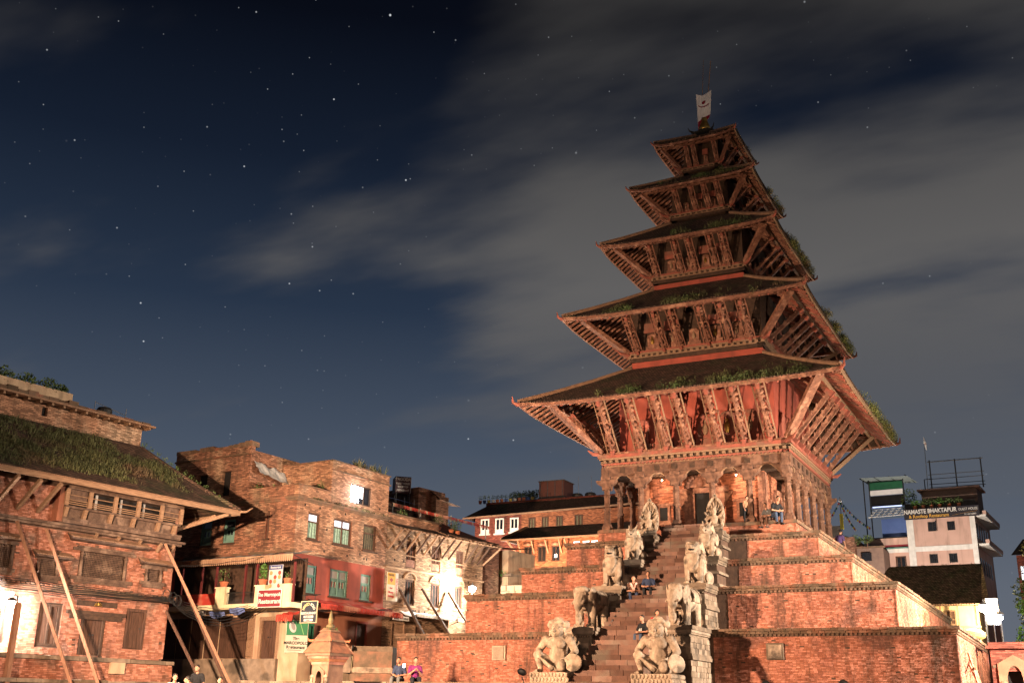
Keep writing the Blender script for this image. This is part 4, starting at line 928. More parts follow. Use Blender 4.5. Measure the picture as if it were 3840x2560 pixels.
# projecting window band
bd = MB(); bd.box(-6.1, -.15, -.5, 0, 5.72, 5.86); bd.box(-6.1, -.15, -.56, 0, 5.862, 5.95); bd.box(-6.05, -.2, -.46, 0, 6.34, 6.44); bd.box(-6.1, -.15, -.52, 0, 7.12, 7.26)
bd = bd.build('window_band', WOODB, H1)
MB().box(-6.0, -.2, -.06, -.02, 5.9, 7.2).build('backing', DARK, bd)
us = [-6.04, -4.95, -3.72, -2.54, -1.3, -.22]
for i, u in enumerate(us): MB().beam((u,-.44,6.44), (u,-.47,7.12), .17, .10, (0,1,0)).build('post', WOODL, bd)
for i, u in enumerate([-6.0,-5.1,-3.85,-2.7,-1.4,-.5]): MB().beam((u,-.36,5.95), (u,-.47,6.36), .15, .14, (0,1,0)).build('bracket', WOODL, bd)
for i in range(5):
    a, b = us[i]+.1, us[i+1]-.1
    MB().box(a, b, -.30, -.26, 5.95, 6.34).build('panel', WOODB, bd)
    for z in (6.5, 6.58, 6.66, 6.86): MB().box(a, b, -.44, -.41, z, z+.035).build('railing_bar', WOODL, bd)
    if i in (1, 2, 3): MB().box(a+.3, a+.42, -.2, -.17, 6.5, 7.1).build('curtain', CLOTHGREY, bd)
    else: MB().box(a, b, -.38, -.34, 6.7, 7.12).build('panel', WOODB, bd)
MB().box(-6.35, -6.1, -.4, 0, 5.75, 7.2).build('side_pilaster', BRICKLEFT, bd)
for u in (-11.6,-10.7,-9.75,-8.85,-7.9,-7.0): MB().beam((u,-.02,6.05), (u,-1.42,7.06), .13, .15).build('roof_strut', WOODL, H1)
for y_ in (-.35, -1.1): MB().beam((.02,.6,6.2), (1.75, y_*1.2, 7.12), .12, .14).build('roof_strut', WOODL, H1)
# roof
ze = 7.15; E = [(-15,-1.6,ze),(2.12,-1.6,ze),(2.12,7.6,ze),(-15,7.6,ze)]; RA, RB = (-15,3.0,10.27), (-.3,3.0,10.27)
rf = MB(); up = lambda p, d=.16: (p[0], p[1], p[2]+d)
nseg = 26; v = []
def rl_(t, u0): return (E[0][0]+(E[1][0]-E[0][0])*u0)*(1-t)+(RA[0]+(RB[0]-RA[0])*u0)*t, -1.6+4.6*t, ze+.16+3.1*(t*.86+t*t*.14)
for j in range(7):
    for i in range(nseg+1): x, y, z = rl_(j/6, i/nseg); v.append((x, y, z+.05*noise.noise((x*.8, y*.9, 3))))
rf.add(v, [(j*(nseg+1)+i, j*(nseg+1)+i+1, (j+1)*(nseg+1)+i+1, (j+1)*(nseg+1)+i) for j in range(6) for i in range(nseg)])
rf.add([up(E[1]), up(E[2]), up(RB)], [(0,1,2)]); rf.add([up(E[2]), up(E[3]), up(RA), up(RB)], [(0,1,2,3)]); rf.add([up(E[0], .05), up(E[1], .05), (0,0,ze+1.1), (-15,0,ze+1.1)], [(3,2,1,0)]); rf.add([up(E[1], .05), up(E[2], .05), (0,6,ze+1), (0,0,ze+1)], [(3,2,1,0)])
rf = rf.build('roof', TILE, H1)
MB().box(-15, 2.16, -1.66, -1.58, ze-.06, ze+.12).build('fascia', WOODL, rf); MB().box(2.08, 2.16, -1.57, 7.6, ze-.06, ze+.12).build('fascia', WOODL, rf)
et = MB()
for i in range(170): x = -15+i*.1; et.box(x, x+.075, -1.72, -1.5, ze+.122, ze+.165)
et.build('eave_tiles', RIDGE, rf, kind='stuff')
for i in range(34): MB().beam((-14.8+i*.5,-1.55,ze+.0), (-14.8+i*.5,0,ze+.95), .09, .1).build('rafter', WOODL, rf)
MB().tube([(2.12,-1.6,ze+.2), (.9,.7,8.72), (-.3,3,10.35)], .11, 7).build('hip_ridge', TILE, rf)
MB().tube([(2.0,-1.5,ze+.1), (2.35,-1.85,ze+.14), (2.55,-2.05,ze+.34)], [.07,.05,.015], 6).build('corner_spur', WOODL, rf)
gr = MB(); n0 = 0
while n0 < 3600:
    u0, t = random.random(), random.betavariate(1.6, 1.5)
    x, y, z = rl_(t, u0); dens = noise.noise((x*.5, y*.7, 7))+.18+(.25 if x < -3 else 0)-(.6 if t < .14 else 0)-(.35 if x > -.2 else 0)
    n0 += 1
    if x > -11 and dens+.5*noise.noise((x*.25, y*.35, 11)) > random.uniform(-.1, .4): (tufts(gr, [(x, y, z)], .17*random.uniform(.6,1.3), 10, .16, .012, (0, -.1)) if random.random() < .6 else leaves(gr, (x, y, z+.08), (.2,.2,.12), 26, .05))
gr.build('grass', GRASS, rf, kind='stuff')
hb = MB()
for i in range(14): t = i/13; leaves(hb, (2.0-2.2*t, -1.3+4.2*t, ze+.35+3.0*t), (.14,.2,.14), 36, .08)
hb.build('weeds', FOL, rf, kind='stuff')
# stone ledge in front
lg = MB(); lg.box(-14, -.1, -.85, .02, -.42, .34); lg = lg.build('ledge', MORTAR, H1)
x = -14
while x < -.1: w = random.uniform(.6, 1.3); MB().box(x, min(x+w-.015, -.1), -.95, .0, .345, .5+random.uniform(-.02, .02)).build('ledge_stone', STONED, lg); x += w
loose = MB()
for a, b, c, d, pr in bricks(-14, -.1, -.4, .33, [], bw=.19, bh=.058): loose.box(a, b, -.86-pr, -.83, c, d, back=False)
loose.build('brickwork', BRICKLEFT, lg, kind='stuff')
x = -14
while x < .6: w = random.uniform(.7, 1.4); MB().box(x, x+w-.02, -2.1, -.9, -.55, -.40+random.uniform(-.02, .02)).build('kerb_stone', STONED, lg); x += w
MB().box(-14, .6, -2.0, -.87, -2.4, -.56).build('ledge_foot', MORTAR, lg)
MB().box(-3.3,-2.6,-.98,-.86,-.1,.34).build('white_patch', PLASTER, lg)

# timber props leaning on it
def prop(p, q, label, m=WOODL, r=.068, fr=H1, grp='timber props leaning on houses'):
    P, Q = loc_in(fr, p), loc_in(fr, q); d = (Q-P).normalized(); Q2 = P+d*((P.z+1.95)/max(.05, -d.z))
    o = empty('timber_prop', Q2, 0, label, 'prop', grp); MB().beam(P-Q2, (0,0,0), r*1.7, r*1.7).build('shaft', m, o); MB().box(-.18,.18,-.18,.18,0,.06).build('footing', STONED, o)
ORW = mat('raw_timber', (.30,.150,.092), (.17,.085,.052), scale=4, bump=.4, bscale=16, kind='woodz')
prop((-8.03,-.4,5.49), (-6.06,-2.5,-.54), 'leftmost slanting timber prop against the brick house', ORW)
prop((-6.72,-.4,5.37), (-4.87,-2.5,-.51), 'slanting timber prop crossing the brick house beside its door', ORW)
prop((-.88,-.4,5.49), (1.75,-2.5,-.34), 'slanting timber prop at the corner of the brick house nearest the lane', ORW)
prop((.05,-.1,4.68), (1.5,-1.9,.42), 'dark timber prop just behind the one at the house corner', WOODZ)
prop((-.1,.0,2.67), (.5,-1.0,.85), 'short dark timber prop leaning low in the lane', WOODZ)
po = empty('wooden_post', loc_in(H1, (-8.4,-2.0,-1.95)), 0, 'upright pale wooden post under the dazzling lamp', 'post'); MB().box(-.09,.09,-.09,.09,0,4.15).build('shaft', ORW, po); MB().frus(.09,4.15,.05,4.22).build('tip', ORW, po)

# ================================================================== taller brick house behind that roof
H0 = empty('brick_house', f1['loc'], f1['rz'], 'pale brick upper storey with flat oversailing eave behind the grassy roof', 'house')
mb = MB(); wall(mb, -15, -.28, 8.6, 11.28, [(-5.6,-5.32,10.78,11.2)], .2, 3.12); mb.box(-15,-.28,3.35,9,6,11.27); mb.add([(-.28,3.12,8.6),(-.28,9,8.6),(-.28,9,11.28),(-.28,3.12,11.28)], [(0,1,2,3)]); mb.build('wall', BRICKORANGE, H0)
MB().box(-5.62,-5.3,3.3,3.34,10.76,11.22).build('niche', DARK, H0)
ev = MB().box(-15,.12,2.62,9,11.36,11.44).build('eave', RIDGE, H0)
for i in range(26): MB().box(-14.7+i*.58,-14.6+i*.58,2.7,3.1,11.24,11.355).build('rafter', WOODL, ev)
rr = MB()
for i in range(30): rr.box(-15+i*.5,-14.52+i*.5,2.85,3.6,11.44,11.55+random.uniform(0,.10)*(2 if i < 22 else .5))
rr.build('coping', COPING, H0)
MB().box(-15,-3.9,3.6,3.75,11.4,12.25).build('parapet', PLASTER, H0)
for i, (u, r_) in enumerate(((-8.2,.5),(-7.2,.6),(-6.1,.55),(-5.0,.6),(-4.3,.4))):
    b = empty('rooftop_shrub', loc_in(H0, (u,4.0,12.0)), 0, ('bushy shrub at the frame edge on the far left roof parapet','dark shrub second from the frame edge on the left roof parapet','rounded shrub in the middle of the left roof parapet','taller shrub near the end of the left roof parapet','thin straggly shrub at the very end of the left roof parapet')[i], 'shrub', 'shrubs on the left roof')
    leaves(MB(), (0,0,.35), (r_,r_*.8,r_*.8), 420, .13).build('foliage', FOL, b); MB().tube([(0,0,-.3),(0,0,.3)], .03, 6).build('stem', WOOD, b)
tk = empty('water_tank', loc_in(H0, (-1.75,4.2,11.44)), f1['rz'], 'black drum and thin pipe frame on the roof behind the grassy roof', 'tank')
MB().lathe([(.36,0),(.37,.2),(.36,.21),(.37,.6),(.3,.72),(.12,.76)], n=14).build('drum', DKMETAL, tk)
for p in ((-.55,0),(1.2,0)): MB().tube([(p[0],0,0),(p[0],0,.95)], .018, 6).build('pipe', METAL, tk)
MB().tube([(-.55,0,.9),(1.2,0,.62)], .015, 6).build('pipe', METAL, tk)
MB().box(.5,1.3,-.3,.1,0,.28).build('brick_pile', BRICKTEX, tk)

# ================================================================== corner restaurant house
f2 = frame((-17.69, -12.83), 4.5)
H2 = empty('corner_house', f2['loc'], f2['rz'], 'brick corner house with red painted middle floor and teal windows', 'house')
ML = LEFTM
W, D2 = 7.26, 9.0
CURT = mat('lit_curtain', (.30,.42,.33), (.10,.16,.11), scale=9, bump=0, emit=(.50,.62,.42), estr=.16)
CURTU = mat('lit_transom', (.6,.66,.8), (.45,.5,.6), scale=9, bump=0, emit=(.8,.85,1.0), estr=.9)
DIMC = mat('dim_curtain', (.12,.10,.06), (.05,.045,.03), scale=14, bump=0)
PINKCURT = mat('pink_curtain', (.42,.22,.20), (.30,.15,.14), scale=6, bump=0)
hr_ = [(.88,1.73,6.62,7.94), (2.85,4.27,6.63,7.93), (5.25,6.35,6.62,7.98), (.96,1.78,4.02,5.37), (2.82,4.22,4.03,5.37), (5.27,6.13,4.04,5.37), (5.1,6.05,1.58,2.95), (.92,1.88,1.17,2.57)]
hl_ = [(-1.95,-1.75,6.62,7.98), (-4.88,-4.08,6.55,7.75), (-6.55,-5.73,6.5,7.82), (-3.28,-2.1,.86,2.95), (-1.78,-.5,.86,2.8)]
for nm, M_, hs, a, b in (('right', None, hr_, 0, W), ('left', ML, hl_, -D2, 0)):
    up_ = MB(M_); wall(up_, a, b, 5.85, 8.5, hs, .24); up_.build('wall', BRICKORANGE if nm == 'right' else BRICKTEX, H2)
    md = MB(M_); wall(md, a, b, 3.5, 5.848, hs, .24); md.build('wall', REDPL, H2)
    lo_ = MB(M_); wall(lo_, a, b, -2.4, 3.498, hs, .24); lo_.build('wall', PLASTER if nm == 'left' else mat('brown_plaster', (.30,.125,.075), (.22,.085,.05), (.36,.19,.11), scale=1.2, bump=.2, stain=.3), H2)
MB().box(.26, W, .26, D2, -2.4, 8.48).build('wall_core', MORTAR, H2)
cr_ = MB(); cr_.box(-.18, W+.02, -.18, D2, 8.5, 8.60); cr_.box(-.1, W+.02, -.1, D2, 8.40, 8.498); cr_.build('cornice', COPING, H2)
# terrace parapet and rooftop rooms
MB().box(-.05, 2.45, -.05, .2, 8.602, 9.17).build('parapet', BRICKORANGE, H2); MB().box(-.05, .2, .202, 3.4, 8.602, 9.2).build('parapet', BRICKTEX, H2)
MB().box(-.09, 2.47, -.09, .24, 9.172, 9.23).build('coping', COPING, H2)
rm = MB(); wall(rm, 2.45, W, 8.602, 10.85, [(4.02,5.74,8.93,9.95)], .24); rm.box(2.45, W, .26, 6, 8.602, 10.84); rm.add([(2.45,0,8.602),(2.45,.26,8.602),(2.45,.26,10.85),(2.45,0,10.85)], [(3,2,1,0)]); rm.add([(W,0,8.602),(W,.26,8.602),(W,.26,10.85),(W,0,10.85)], [(0,1,2,3)]); rm.add([(2.45,0,10.85),(W,0,10.85),(W,.26,10.85),(2.45,.26,10.85)], [(0,1,2,3)]); rm.build('rooftop_room', BRICKORANGE, H2)
MB().box(2.38, W+.08, -.07, .02, 10.35, 10.42).build('string_course', COPING, H2); MB().box(2.40, W+.06, -.06, 6.05, 10.852, 10.91).build('coping', COPING, H2)
lw = window(H2, None, 4.02, 5.74, 8.93, 9.95, WOODD, 3, .0, GLASS, fw=.07)
MB().box(4.1, 4.78, .085, .095, 9.0, 9.88).build('bright_pane', glow('flood', (.86,.93,1), 26), lw); MB().box(4.86, 5.12, .085, .095, 9.3, 9.88).build('bright_pane', glow('flood2', (.8,.9,1), 5), lw)
fl_ = bpy.data.lights.new('room_light', 'POINT'); fl_.energy = 130; fl_.color = COOL_ = (.86,.93,1); fl_.shadow_soft_size = .2
fo = bpy.data.objects.new('room_light', fl_); COL.objects.link(fo); fo.parent = lw; fo.location = (4.4, -.35, 9.45)
ub = MB(ML); wall(ub, -D2, -3.45, 8.602, 11.5, [(-5.4,-4.75,9.0,10.3), (-7.2,-6.45,8.9,10.25)], .24, .0); ub.build('rooftop_room', BRICKTEX, H2)
MB().box(.26, 4.2, 3.45, D2, 8.602, 11.3).build('rooftop_room_core', BRICKTEX, H2); MB(ML).box(-3.45,-3.44,0,.26,8.602,11.5).build('room_edge', BRICKTEX, H2)
for h in ((-5.4,-4.75,9.0,10.3), (-7.2,-6.45,8.9,10.25)): MB(ML).box(h[0],h[1],.2,.22,h[2],h[3]).build('opening', DARK, H2)
jag = MB(ML); x = -D2
while x < -3.4: w_ = random.uniform(.3,.7); jag.box(x, min(x+w_,-3.4), -.04, .5, 11.5, 11.62+.35*max(0,noise.noise((x*.6,1,1)))+random.uniform(0,.14)); x += w_
jag.build('broken_coping', COPING, H2); MB(ML).box(-D2,-3.4,-.1,.1,11.05,11.14).build('string_course', COPING, H2)
tp = MB(); nx = 12; tv = [(.15+2.4*i/nx, 3.35-.5*j/5+.12*noise.noise((i*.5,j*.6,6)), 10.75-.25*j*.55+.22*noise.noise((i*.45,j*.4,2))-.025*i) for j in range(6) for i in range(nx+1)]
tp = tp.add(tv, [(j*13+i, j*13+i+1, (j+1)*13+i+1, (j+1)*13+i) for j in range(5) for i in range(nx)]).build('tarpaulin', CLOTHGREY, None, 'crumpled grey tarpaulin hanging over the rooftop corner of the restaurant house', 'tarpaulin'); tp.location = f2['loc']; tp.rotation_euler = (0,0,f2['rz'])
for i, (x, y, h_) in enumerate(((.45,3.1,.5),(.9,2.9,.35),(1.4,3.0,.6),(2.1,1.2,.5),(2.2,.5,.65))):
    pot(loc_in(H2, (x,y,8.7)), ('rooftop pot plant beside the tarpaulin post','small rooftop pot plant second from the tarpaulin post','bushy rooftop pot plant under the tarpaulin','leggy rooftop pot plant in the terrace corner','terracotta pot plant leaning on the lit rooftop room')[i], .17, .3, (.24,.24,h_*.6), 130, FOL, .1, h_, 'rooftop pots of the restaurant house')
tg = MB(); tufts(tg, [(random.uniform(4.2,6.8), random.uniform(0,.4), 10.9) for _ in range(26)], .4, 8, .12, .02); tufts(tg, [(random.uniform(1,7), -.1, 8.6) for _ in range(40)], .16, 5, .06, .015); tg.build('grass', GRASS, H2, kind='stuff')
for i, h in enumerate(hr_[:3]): window(H2, None, *h, WOODZ, 2 if i == 1 else 1, .24, (CURT, CURT, DIMC)[i], upane=(CURTU, CURTU, DIMC)[i], sill=WOODD, bars=3 if i < 2 else 5, fw=.09)
for i, h in enumerate(hr_[3:6]): window(H2, None, *h, TEAL, 2 if i == 1 else 1, .27, PINKCURT, TEAL, fw=.09, sill=WOODD, upane=CLOTHGREY)
window(H2, ML, *hl_[0], WOODZ, 1, .25, DIMC, fw=.1, sill=WOODD)
for h in hl_[1:3]: window(H2, ML, *h, TEAL, 1, .25, GLASS, TEAL, fw=.1, sill=WOODD)
door(H2, None, 5.1, 6.05, 1.58, 2.95, REDPL, WOODZ, 1, planks=4); door(H2, None, .92, 1.88, 1.17, 2.57, GREENP, GREENP, 2, planks=1)
dd_ = door(H2, ML, -3.28, -2.1, .86, 2.95, WOODL, WOODL, 2, fw=.14, planks=2); door(H2, ML, -1.78, -.5, .86, 2.8, WOODL, WOODZ, 2, fw=.16, planks=3)
for r_ in range(4):
    for c_ in range(2): MB(ML).box(-3.06+c_*.46, -2.72+c_*.46, .02, .05, 1.0+r_*.44, 1.32+r_*.44).build('door_panel', WOODL, dd_)
for u in (-8.4,-7.4,-6.4,-5.4,-4.4,-3.5): MB(ML).box(u, u+.92, -.03, .0, .9, 2.85).build('shop_shutter', WOODZ, H2)
# small square putlog holes
for i in range(16):
    u, z = random.uniform(.2, 7), random.choice((6.1, 6.3, 8.2, 7.2, 8.9)); 
    if not in_hole(u-.1, u+.1, z-.1, z+.1, hr_): MB().box(u, u+.1, -.004, .01, z, z+.12).build('putlog_hole', DARK, H2)
# balcony on the lane side
bl = MB(ML); bl.box(-8, 1.3, -1.3, .0, 3.1, 3.34); bl = bl.build('balcony', CREAM, H2)
for u in (-3.65, -1.05, .55): 
    MB(ML).box(u, u+.62, -1.3, -1.0, 3.342, 4.12).build('pier', CREAM, bl); MB(ML).box(u-.04, u+.66, -1.34, -.96, 4.122, 4.18).build('pier_cap', CREAM, bl)
for u in (-6.3,-4.9,-3.9,-1.95,-1.2,1.2): MB(ML).box(u, u+.09, -1.18, -1.09, 3.342, 5.2).build('post', mat('maroon_paint', (.11,.02,.02), (.08,.015,.015), bump=.05), bl)
for i in range(26):
    u = -3.0+i*.075
    if u < -1.1: MB(ML).tube([(u,-1.13,3.36),(u+.03,-1.13,3.6),(u-.02,-1.13,3.88)], .012, 5).build('railing_bar', DKMETAL, bl)
MB(ML).box(-3.0,-1.1,-1.15,-1.11,3.88,3.92).build('rail', DKMETAL, bl); MB(ML).box(-6.5,-3.7,-1.2,-1.15,3.36,3.9).build('red_cloth', CLOTHRED, bl)
MB(ML).box(-8,1.0,-.05,-.005,3.5,5.5).build('recess_shade', WOODD, bl)  # flat dark sheet, the shade behind the balcony put into its colour
def awning(name, M, u0, u1, zt, zb, out, m, label, fringe=.2, frm=H2, y0=0.0, mf=None, sag=.05):
    o = empty(name, frm.location, frm.rotation_euler.z, label, 'awning'); n = max(6, int((u1-u0)/.35)); mb = MB(M); v = []
    for j in range(4):
        for i in range(n+1): t = j/3; v.append((u0+(u1-u0)*i/n, y0-out*t, zt+(zb-zt)*t-sag*math.sin(math.pi*t)-.03*math.sin(i*2.1+j)))
    q = mb.add(v, [(j*(n+1)+i, j*(n+1)+i+1, (j+1)*(n+1)+i+1, (j+1)*(n+1)+i) for j in range(3) for i in range(n)]).build('sheet', m, o)
    k = int((u1-u0)/.13)
    for i in range(k):
        a = u0+(u1-u0)*i/k; w_ = (u1-u0)/k; MB(M).add([(a,y0-out-.02*(i%2),zb),(a+w_,y0-out-.02*((i+1)%2),zb),(a+w_*.85,y0-out-.03,zb-fringe),(a+w_*.5,y0-out-.01,zb-fringe*1.18),(a+w_*.15,y0-out-.03,zb-fringe)], [(0,1,2,3,4)]).build('scallop', mf or m, o)
    for u in (u0+.1, (u0+u1)/2, u1-.1): MB(M).beam((u,y0,zb-.35), (u,y0-out+.03,zb-.02), .03, .03).build('stay', DKMETAL, o)
    return o
awning('awning', ML, -7.5, 1.45, 5.85, 5.52, 1.55, CLOTHGREY, 'long grey awning with scalloped tan edge over the restaurant balcony', .3, mf=CLOTHTAN)
awning('awning', None, 1.3, 7.95, 3.78, 3.52, .85, CLOTHRED, 'faded red scalloped awning along the foot of the red painted wall', .24)
awning('awning', ML, -.3, .75, 3.0, 2.85, .5, CLOTHRED, 'short red fringed awning under the maroon restaurant sign', .28)
MB().box(.1, 7.3, -.16, .0, 3.5, 3.66).build('ledge_beam', WOODD, H2); MB(ML).box(-8, .1, -.1, 0, 5.85, 5.97).build('ledge_beam', COPING, H2)
# stone plinth, ramp and steps at its foot
MB(ML).box(-8.5, .1, -.75, .0, -2.4, .84).build('plinth', STONED, H2); MB(ML).box(.15, 1.35, -.62, .3, -2.4, 1.08).build('plinth', PLASTER, H2); MB().box(.05, 7.3, -.5, .0, -2.4, 1.15).build('plinth', PLASTER, H2)
pf = empty('stone_platform', (-13.2, -12.2, -1.95), R(26), 'low mossy stone platform with bright kerb behind the little shrine', 'platform')
MB().box(-.95,.95,-.1,4.5,0,3.15).build('body', COPING, pf); MB().box(-1.0,1.0,-.18,-.1,2.2,2.45).build('kerb', STONE, pf); MB().add([(-1.3,-.3,2.2),(-.9,-.3,2.2),(-.9,-.3,3.4),(-1.3,2.0,2.2),(-.9,2.0,2.2),(-.9,2.0,3.4)], [(0,1,2),(3,5,4),(0,2,5,3),(1,4,5,2)]).build('ramp', STONED, pf); MB().box(-.9,.9,.3,3,3.152,3.4).build('slab', STONED, pf)
MB().tube([(-.88,-.2,2.3),(-.88,-.2,2.95)], .02, 6).build('marker_post', CREAM, pf)
# signs
s1 = sign('restaurant_sign', loc_in(H2, ML @ Vector((.06,-1.45,3.52))), f2['rz']-R(90)+R(4), 1.34, .76, paint('maroon', (.19,.022,.030)), 'maroon board reading The Marcopolo Restaurant on the balcony', border=WHITE)
text('The Marcopolo', .235, WHITE, s1, (0,-.012,.17), UP, bold=.004); text('Restaurant', .30, WHITE, s1, (.03,-.012,-.14), UP, bold=.006)
s2 = sign('hanging_sign', loc_in(H2, ML @ Vector((2.7,-1.6,2.82))), f2['rz']-R(90), .92, .92, paint('slate', (.035,.042,.055)), 'square slate hanging sign reading Marco Polo Restaurant', border=CREAM)
for i, ch in enumerate('MARCO POLO'):
    a = R(158-i*15); text(ch, .17, paint('pale_gold', (.66,.55,.26)) if ch in 'MARCO' and i < 5 else WHITE, s2, (.33*math.cos(a), -.012, .04+.30*math.sin(a)), (R(90), R(90)-a if False else 0, 0), bold=.004).rotation_euler = (R(90), -(a-R(90)), 0)
text('RESTAURANT', .145, WHITE, s2, (0,-.012,-.06), UP, bold=.004); MB().box(-.28,.28,-.012,-.002,-.26,-.16).build('stripe', WHITE, s2); text('South East', .085, paint('slate', (0,0,0)), s2, (0,-.02,-.21), UP); MB().box(-.26,.26,-.012,-.002,-.41,-.31).build('stripe', WHITE, s2); text('cuisine', .085, paint('slate', (0,0,0)), s2, (0,-.02,-.36), UP)
for sx in (-.3,.3): MB().tube([(sx,.02,.46),(sx,.02,.75)], .012, 5).build('chain', DKMETAL, s2)
MB().tube([(-.5,.02,.75),(.6,.02,.75)], .02, 6).build('bracket', DKMETAL, s2)
s3 = sign('poster_board', loc_in(H2, (.35,-.32,1.9)), f2['rz']-R(40), 1.05, 1.5, paint('paper', (.50,.46,.38)), 'tall poster with green picture and the words The Marcopolo Restaurant')
MB().box(-.5,.5,-.01,-.002,.05,.72).build('picture', paint('leafgreen', (.03,.16,.075)), s3)
sp_ = MB().sph((-.22,-.012,.42), (.16,.01,.26), (0,R(-20),0), 16, 8); sp_.build('picture_spoon', paint('silver', (.42,.40,.40)), s3); MB().sph((-.2,-.02,.45), (.09,.01,.18), (0,R(-20),0), 14, 8).build('picture_bowl', paint('greyw', (.2,.19,.19)), s3)
MB().beam((.12,-.012,.66), (.32,-.012,.1), .012, .03).build('picture_stem', paint('lime', (.2,.4,.15)), s3)
for t_, z_, q_ in (('The', -.10, .2), ('MARCOPOLO', -.31, .185), ('Restaurant', -.50, .2)): text(t_, q_, DKMETAL, s3, (-.02,-.012,z_), UP, bold=.006)
MB().box(-.4,.25,-.01,-.002,-.64,-.62).build('underline', DKMETAL, s3)
s4 = sign('menu_board', loc_in(H2, ML @ Vector((-.1,-1.0,4.55))), f2['rz']-R(90), .85, 1.15, paint('menupaper', (.46,.44,.46)), 'printed menu board with photographs hanging on the balcony')
MB().box(-.42,.42,-.01,-.002,.36,.56).build('band', paint('menublue', (.05,.07,.18)), s4); text('Restaurant', .15, WHITE, s4, (0,-.014,.46), UP)
for r_ in range(4):
    for c_ in range(3): MB().lathe([(.0,0),(.10,0),(.10,.008),(.0,.01)], (0,0,0), 12).build('picture', paint('dish%d' % ((r_+c_) % 3), ((.5,.25,.1),(.55,.5,.42),(.25,.06,.04))[(r_+c_) % 3]), s4).matrix_local = Matrix.Translation((-.27+c_*.27,-.004,.2-r_*.2)) @ Matrix.Rotation(R(90),4,'X')
s5 = sign('shop_sign', loc_in(H2, ML @ Vector((-2.75,-.45,3.02))), f2['rz']-R(90), .62, .13, DKMETAL, 'narrow dark shop sign above the panelled wooden doors'); text('BHAIRAB SHOP', .085, CREAM, s5, (0,-.012,0), UP)
for i, (u, lm, nl, sz) in enumerate(((-3.3,FOL,60,.12),(-.72,FOLB,170,.13),(.86,FOL,30,.1))):
    pot(loc_in(H2, ML @ Vector((u,-1.15,4.18))), ('terracotta pot with a bare drooping plant on the left balcony pier','terracotta pot with a bright leafy plant on the middle balcony pier','terracotta pot with withered plant on the corner balcony pier')[i], .21, .26, ((.35,.25,.4),(.2,.2,.42),(.2,.2,.25))[i], nl, lm, sz, .6 if i < 2 else .3, 'pots on the balcony')
for i, (u, z, c_) in enumerate(((-3.9,2.86,CLOTHBLUE),(-5.2,2.9,CLOTHGREY),(-2.6,3.0,CLOTHBLUE))):
    mb = MB(ML); n = 8; mb.add([(u+.13*k,-1.36-.03*(k%2),z+.16) for k in range(n+1)]+[(u+.13*k,-1.3-.06*(k%2),z-.02-.16*math.sin(math.pi*k/n)) for k in range(n+1)], [(k,k+1,n+2+k,n+1+k) for k in range(n)])
    mb.build('hanging_cloth', c_, None, ('blue cloth slung beneath the balcony','grey cloth slung beneath the far end of the balcony','dark blue cloth slung above the panelled doors')[i], 'cloth'); o = bpy.data.objects[-1] if False else None
for o in [q for q in COL.objects if q.name.startswith('hanging_cloth')]: o.location = f2['loc']; o.rotation_euler = (0,0,f2['rz'])

# ================================================================== pale house with wooden struts
f3 = frame((-17.12, -5.59), 9.5)
H3 = empty('pale_house', f3['loc'], f3['rz'], 'pale weathered house with a row of slanting wooden eave struts', 'house')
h3 = [(1.65,2.48,6.1,7.56),(3.85,4.62,6.12,7.58),(6.03,6.75,6.12,7.55),(1.7,2.5,4.08,5.46),(3.85,4.64,4.12,5.46),(6.0,6.77,4.2,5.5),(.72,1.86,1.35,3.15),(2.6,3.4,1.4,3.1)]
mb = MB(); wall(mb, .02, 8.6, -2.4, 8.3, h3, .24); mb.add([(8.6,0,-2.4),(8.6,7,-2.4),(8.6,7,8.3),(8.6,0,8.3)], [(0,1,2,3)]); mb.build('wall', TANBRICK, H3)
MB().box(.05, 8.55, .26, 7, -2.4, 8.3).build('wall_core', MORTAR, H3)
MB().box(0.03, 8.66, -.07, .02, 5.93, 6.02).build('string_course', PLASTER, H3)
for i, h in enumerate(h3[:6]):
    w_ = window(H3, None, *h, WOODZ, 2 if i < 3 else 1, .0, DARK, fw=.1, bars=2, barm=WOOD)
    if i < 3: MB().box(h[0]+.05, h[1]-.05, .02, .06, h[2]+.06, h[2]+.45).build('lower_panel', WOOD, w_); MB().box(h[0]-.02, h[1]+.02, -.02, .05, h[2]+.62, h[2]+.68).build('rail', WOODL, w_)
    else:
        a = MB(); c_, r_ = (h[0]+h[1])/2, (h[1]-h[0])/2+.12
        for k in range(9):
            t0, t1 = math.pi*k/9, math.pi*(k+1)/9; v = [(c_+q*math.cos(t), y, h[3]+.02+q*.78*math.sin(t)) for y in (-.07, .02) for t, q in ((t0,r_-.1),(t1,r_-.1),(t1,r_),(t0,r_))]
            a.add(v, [(0,1,2,3),(7,6,5,4),(0,4,5,1),(2,6,7,3)])
        a.build('arch_moulding', PLASTER, w_, fix=True); MB().box(h[0]-.1, h[1]+.1, -.07, .04, h[2]-.1, h[2]).build('sill', PLASTER, w_)
door(H3, None, .72, 1.86, 1.35, 3.15, WOODL, WOODL, 2); door(H3, None, 2.6, 3.4, 1.4, 3.1, WOODL, WOODZ, 2)
for i in range(16):
    u, z = random.uniform(.3,8.2), random.choice((6.2,6.35,5.75,3.75)); 
    if not in_hole(u-.1,u+.1,z-.1,z+.1,h3): MB().box(u,u+.1,-.004,.01,z,z+.13).build('putlog_hole', DARK, H3)
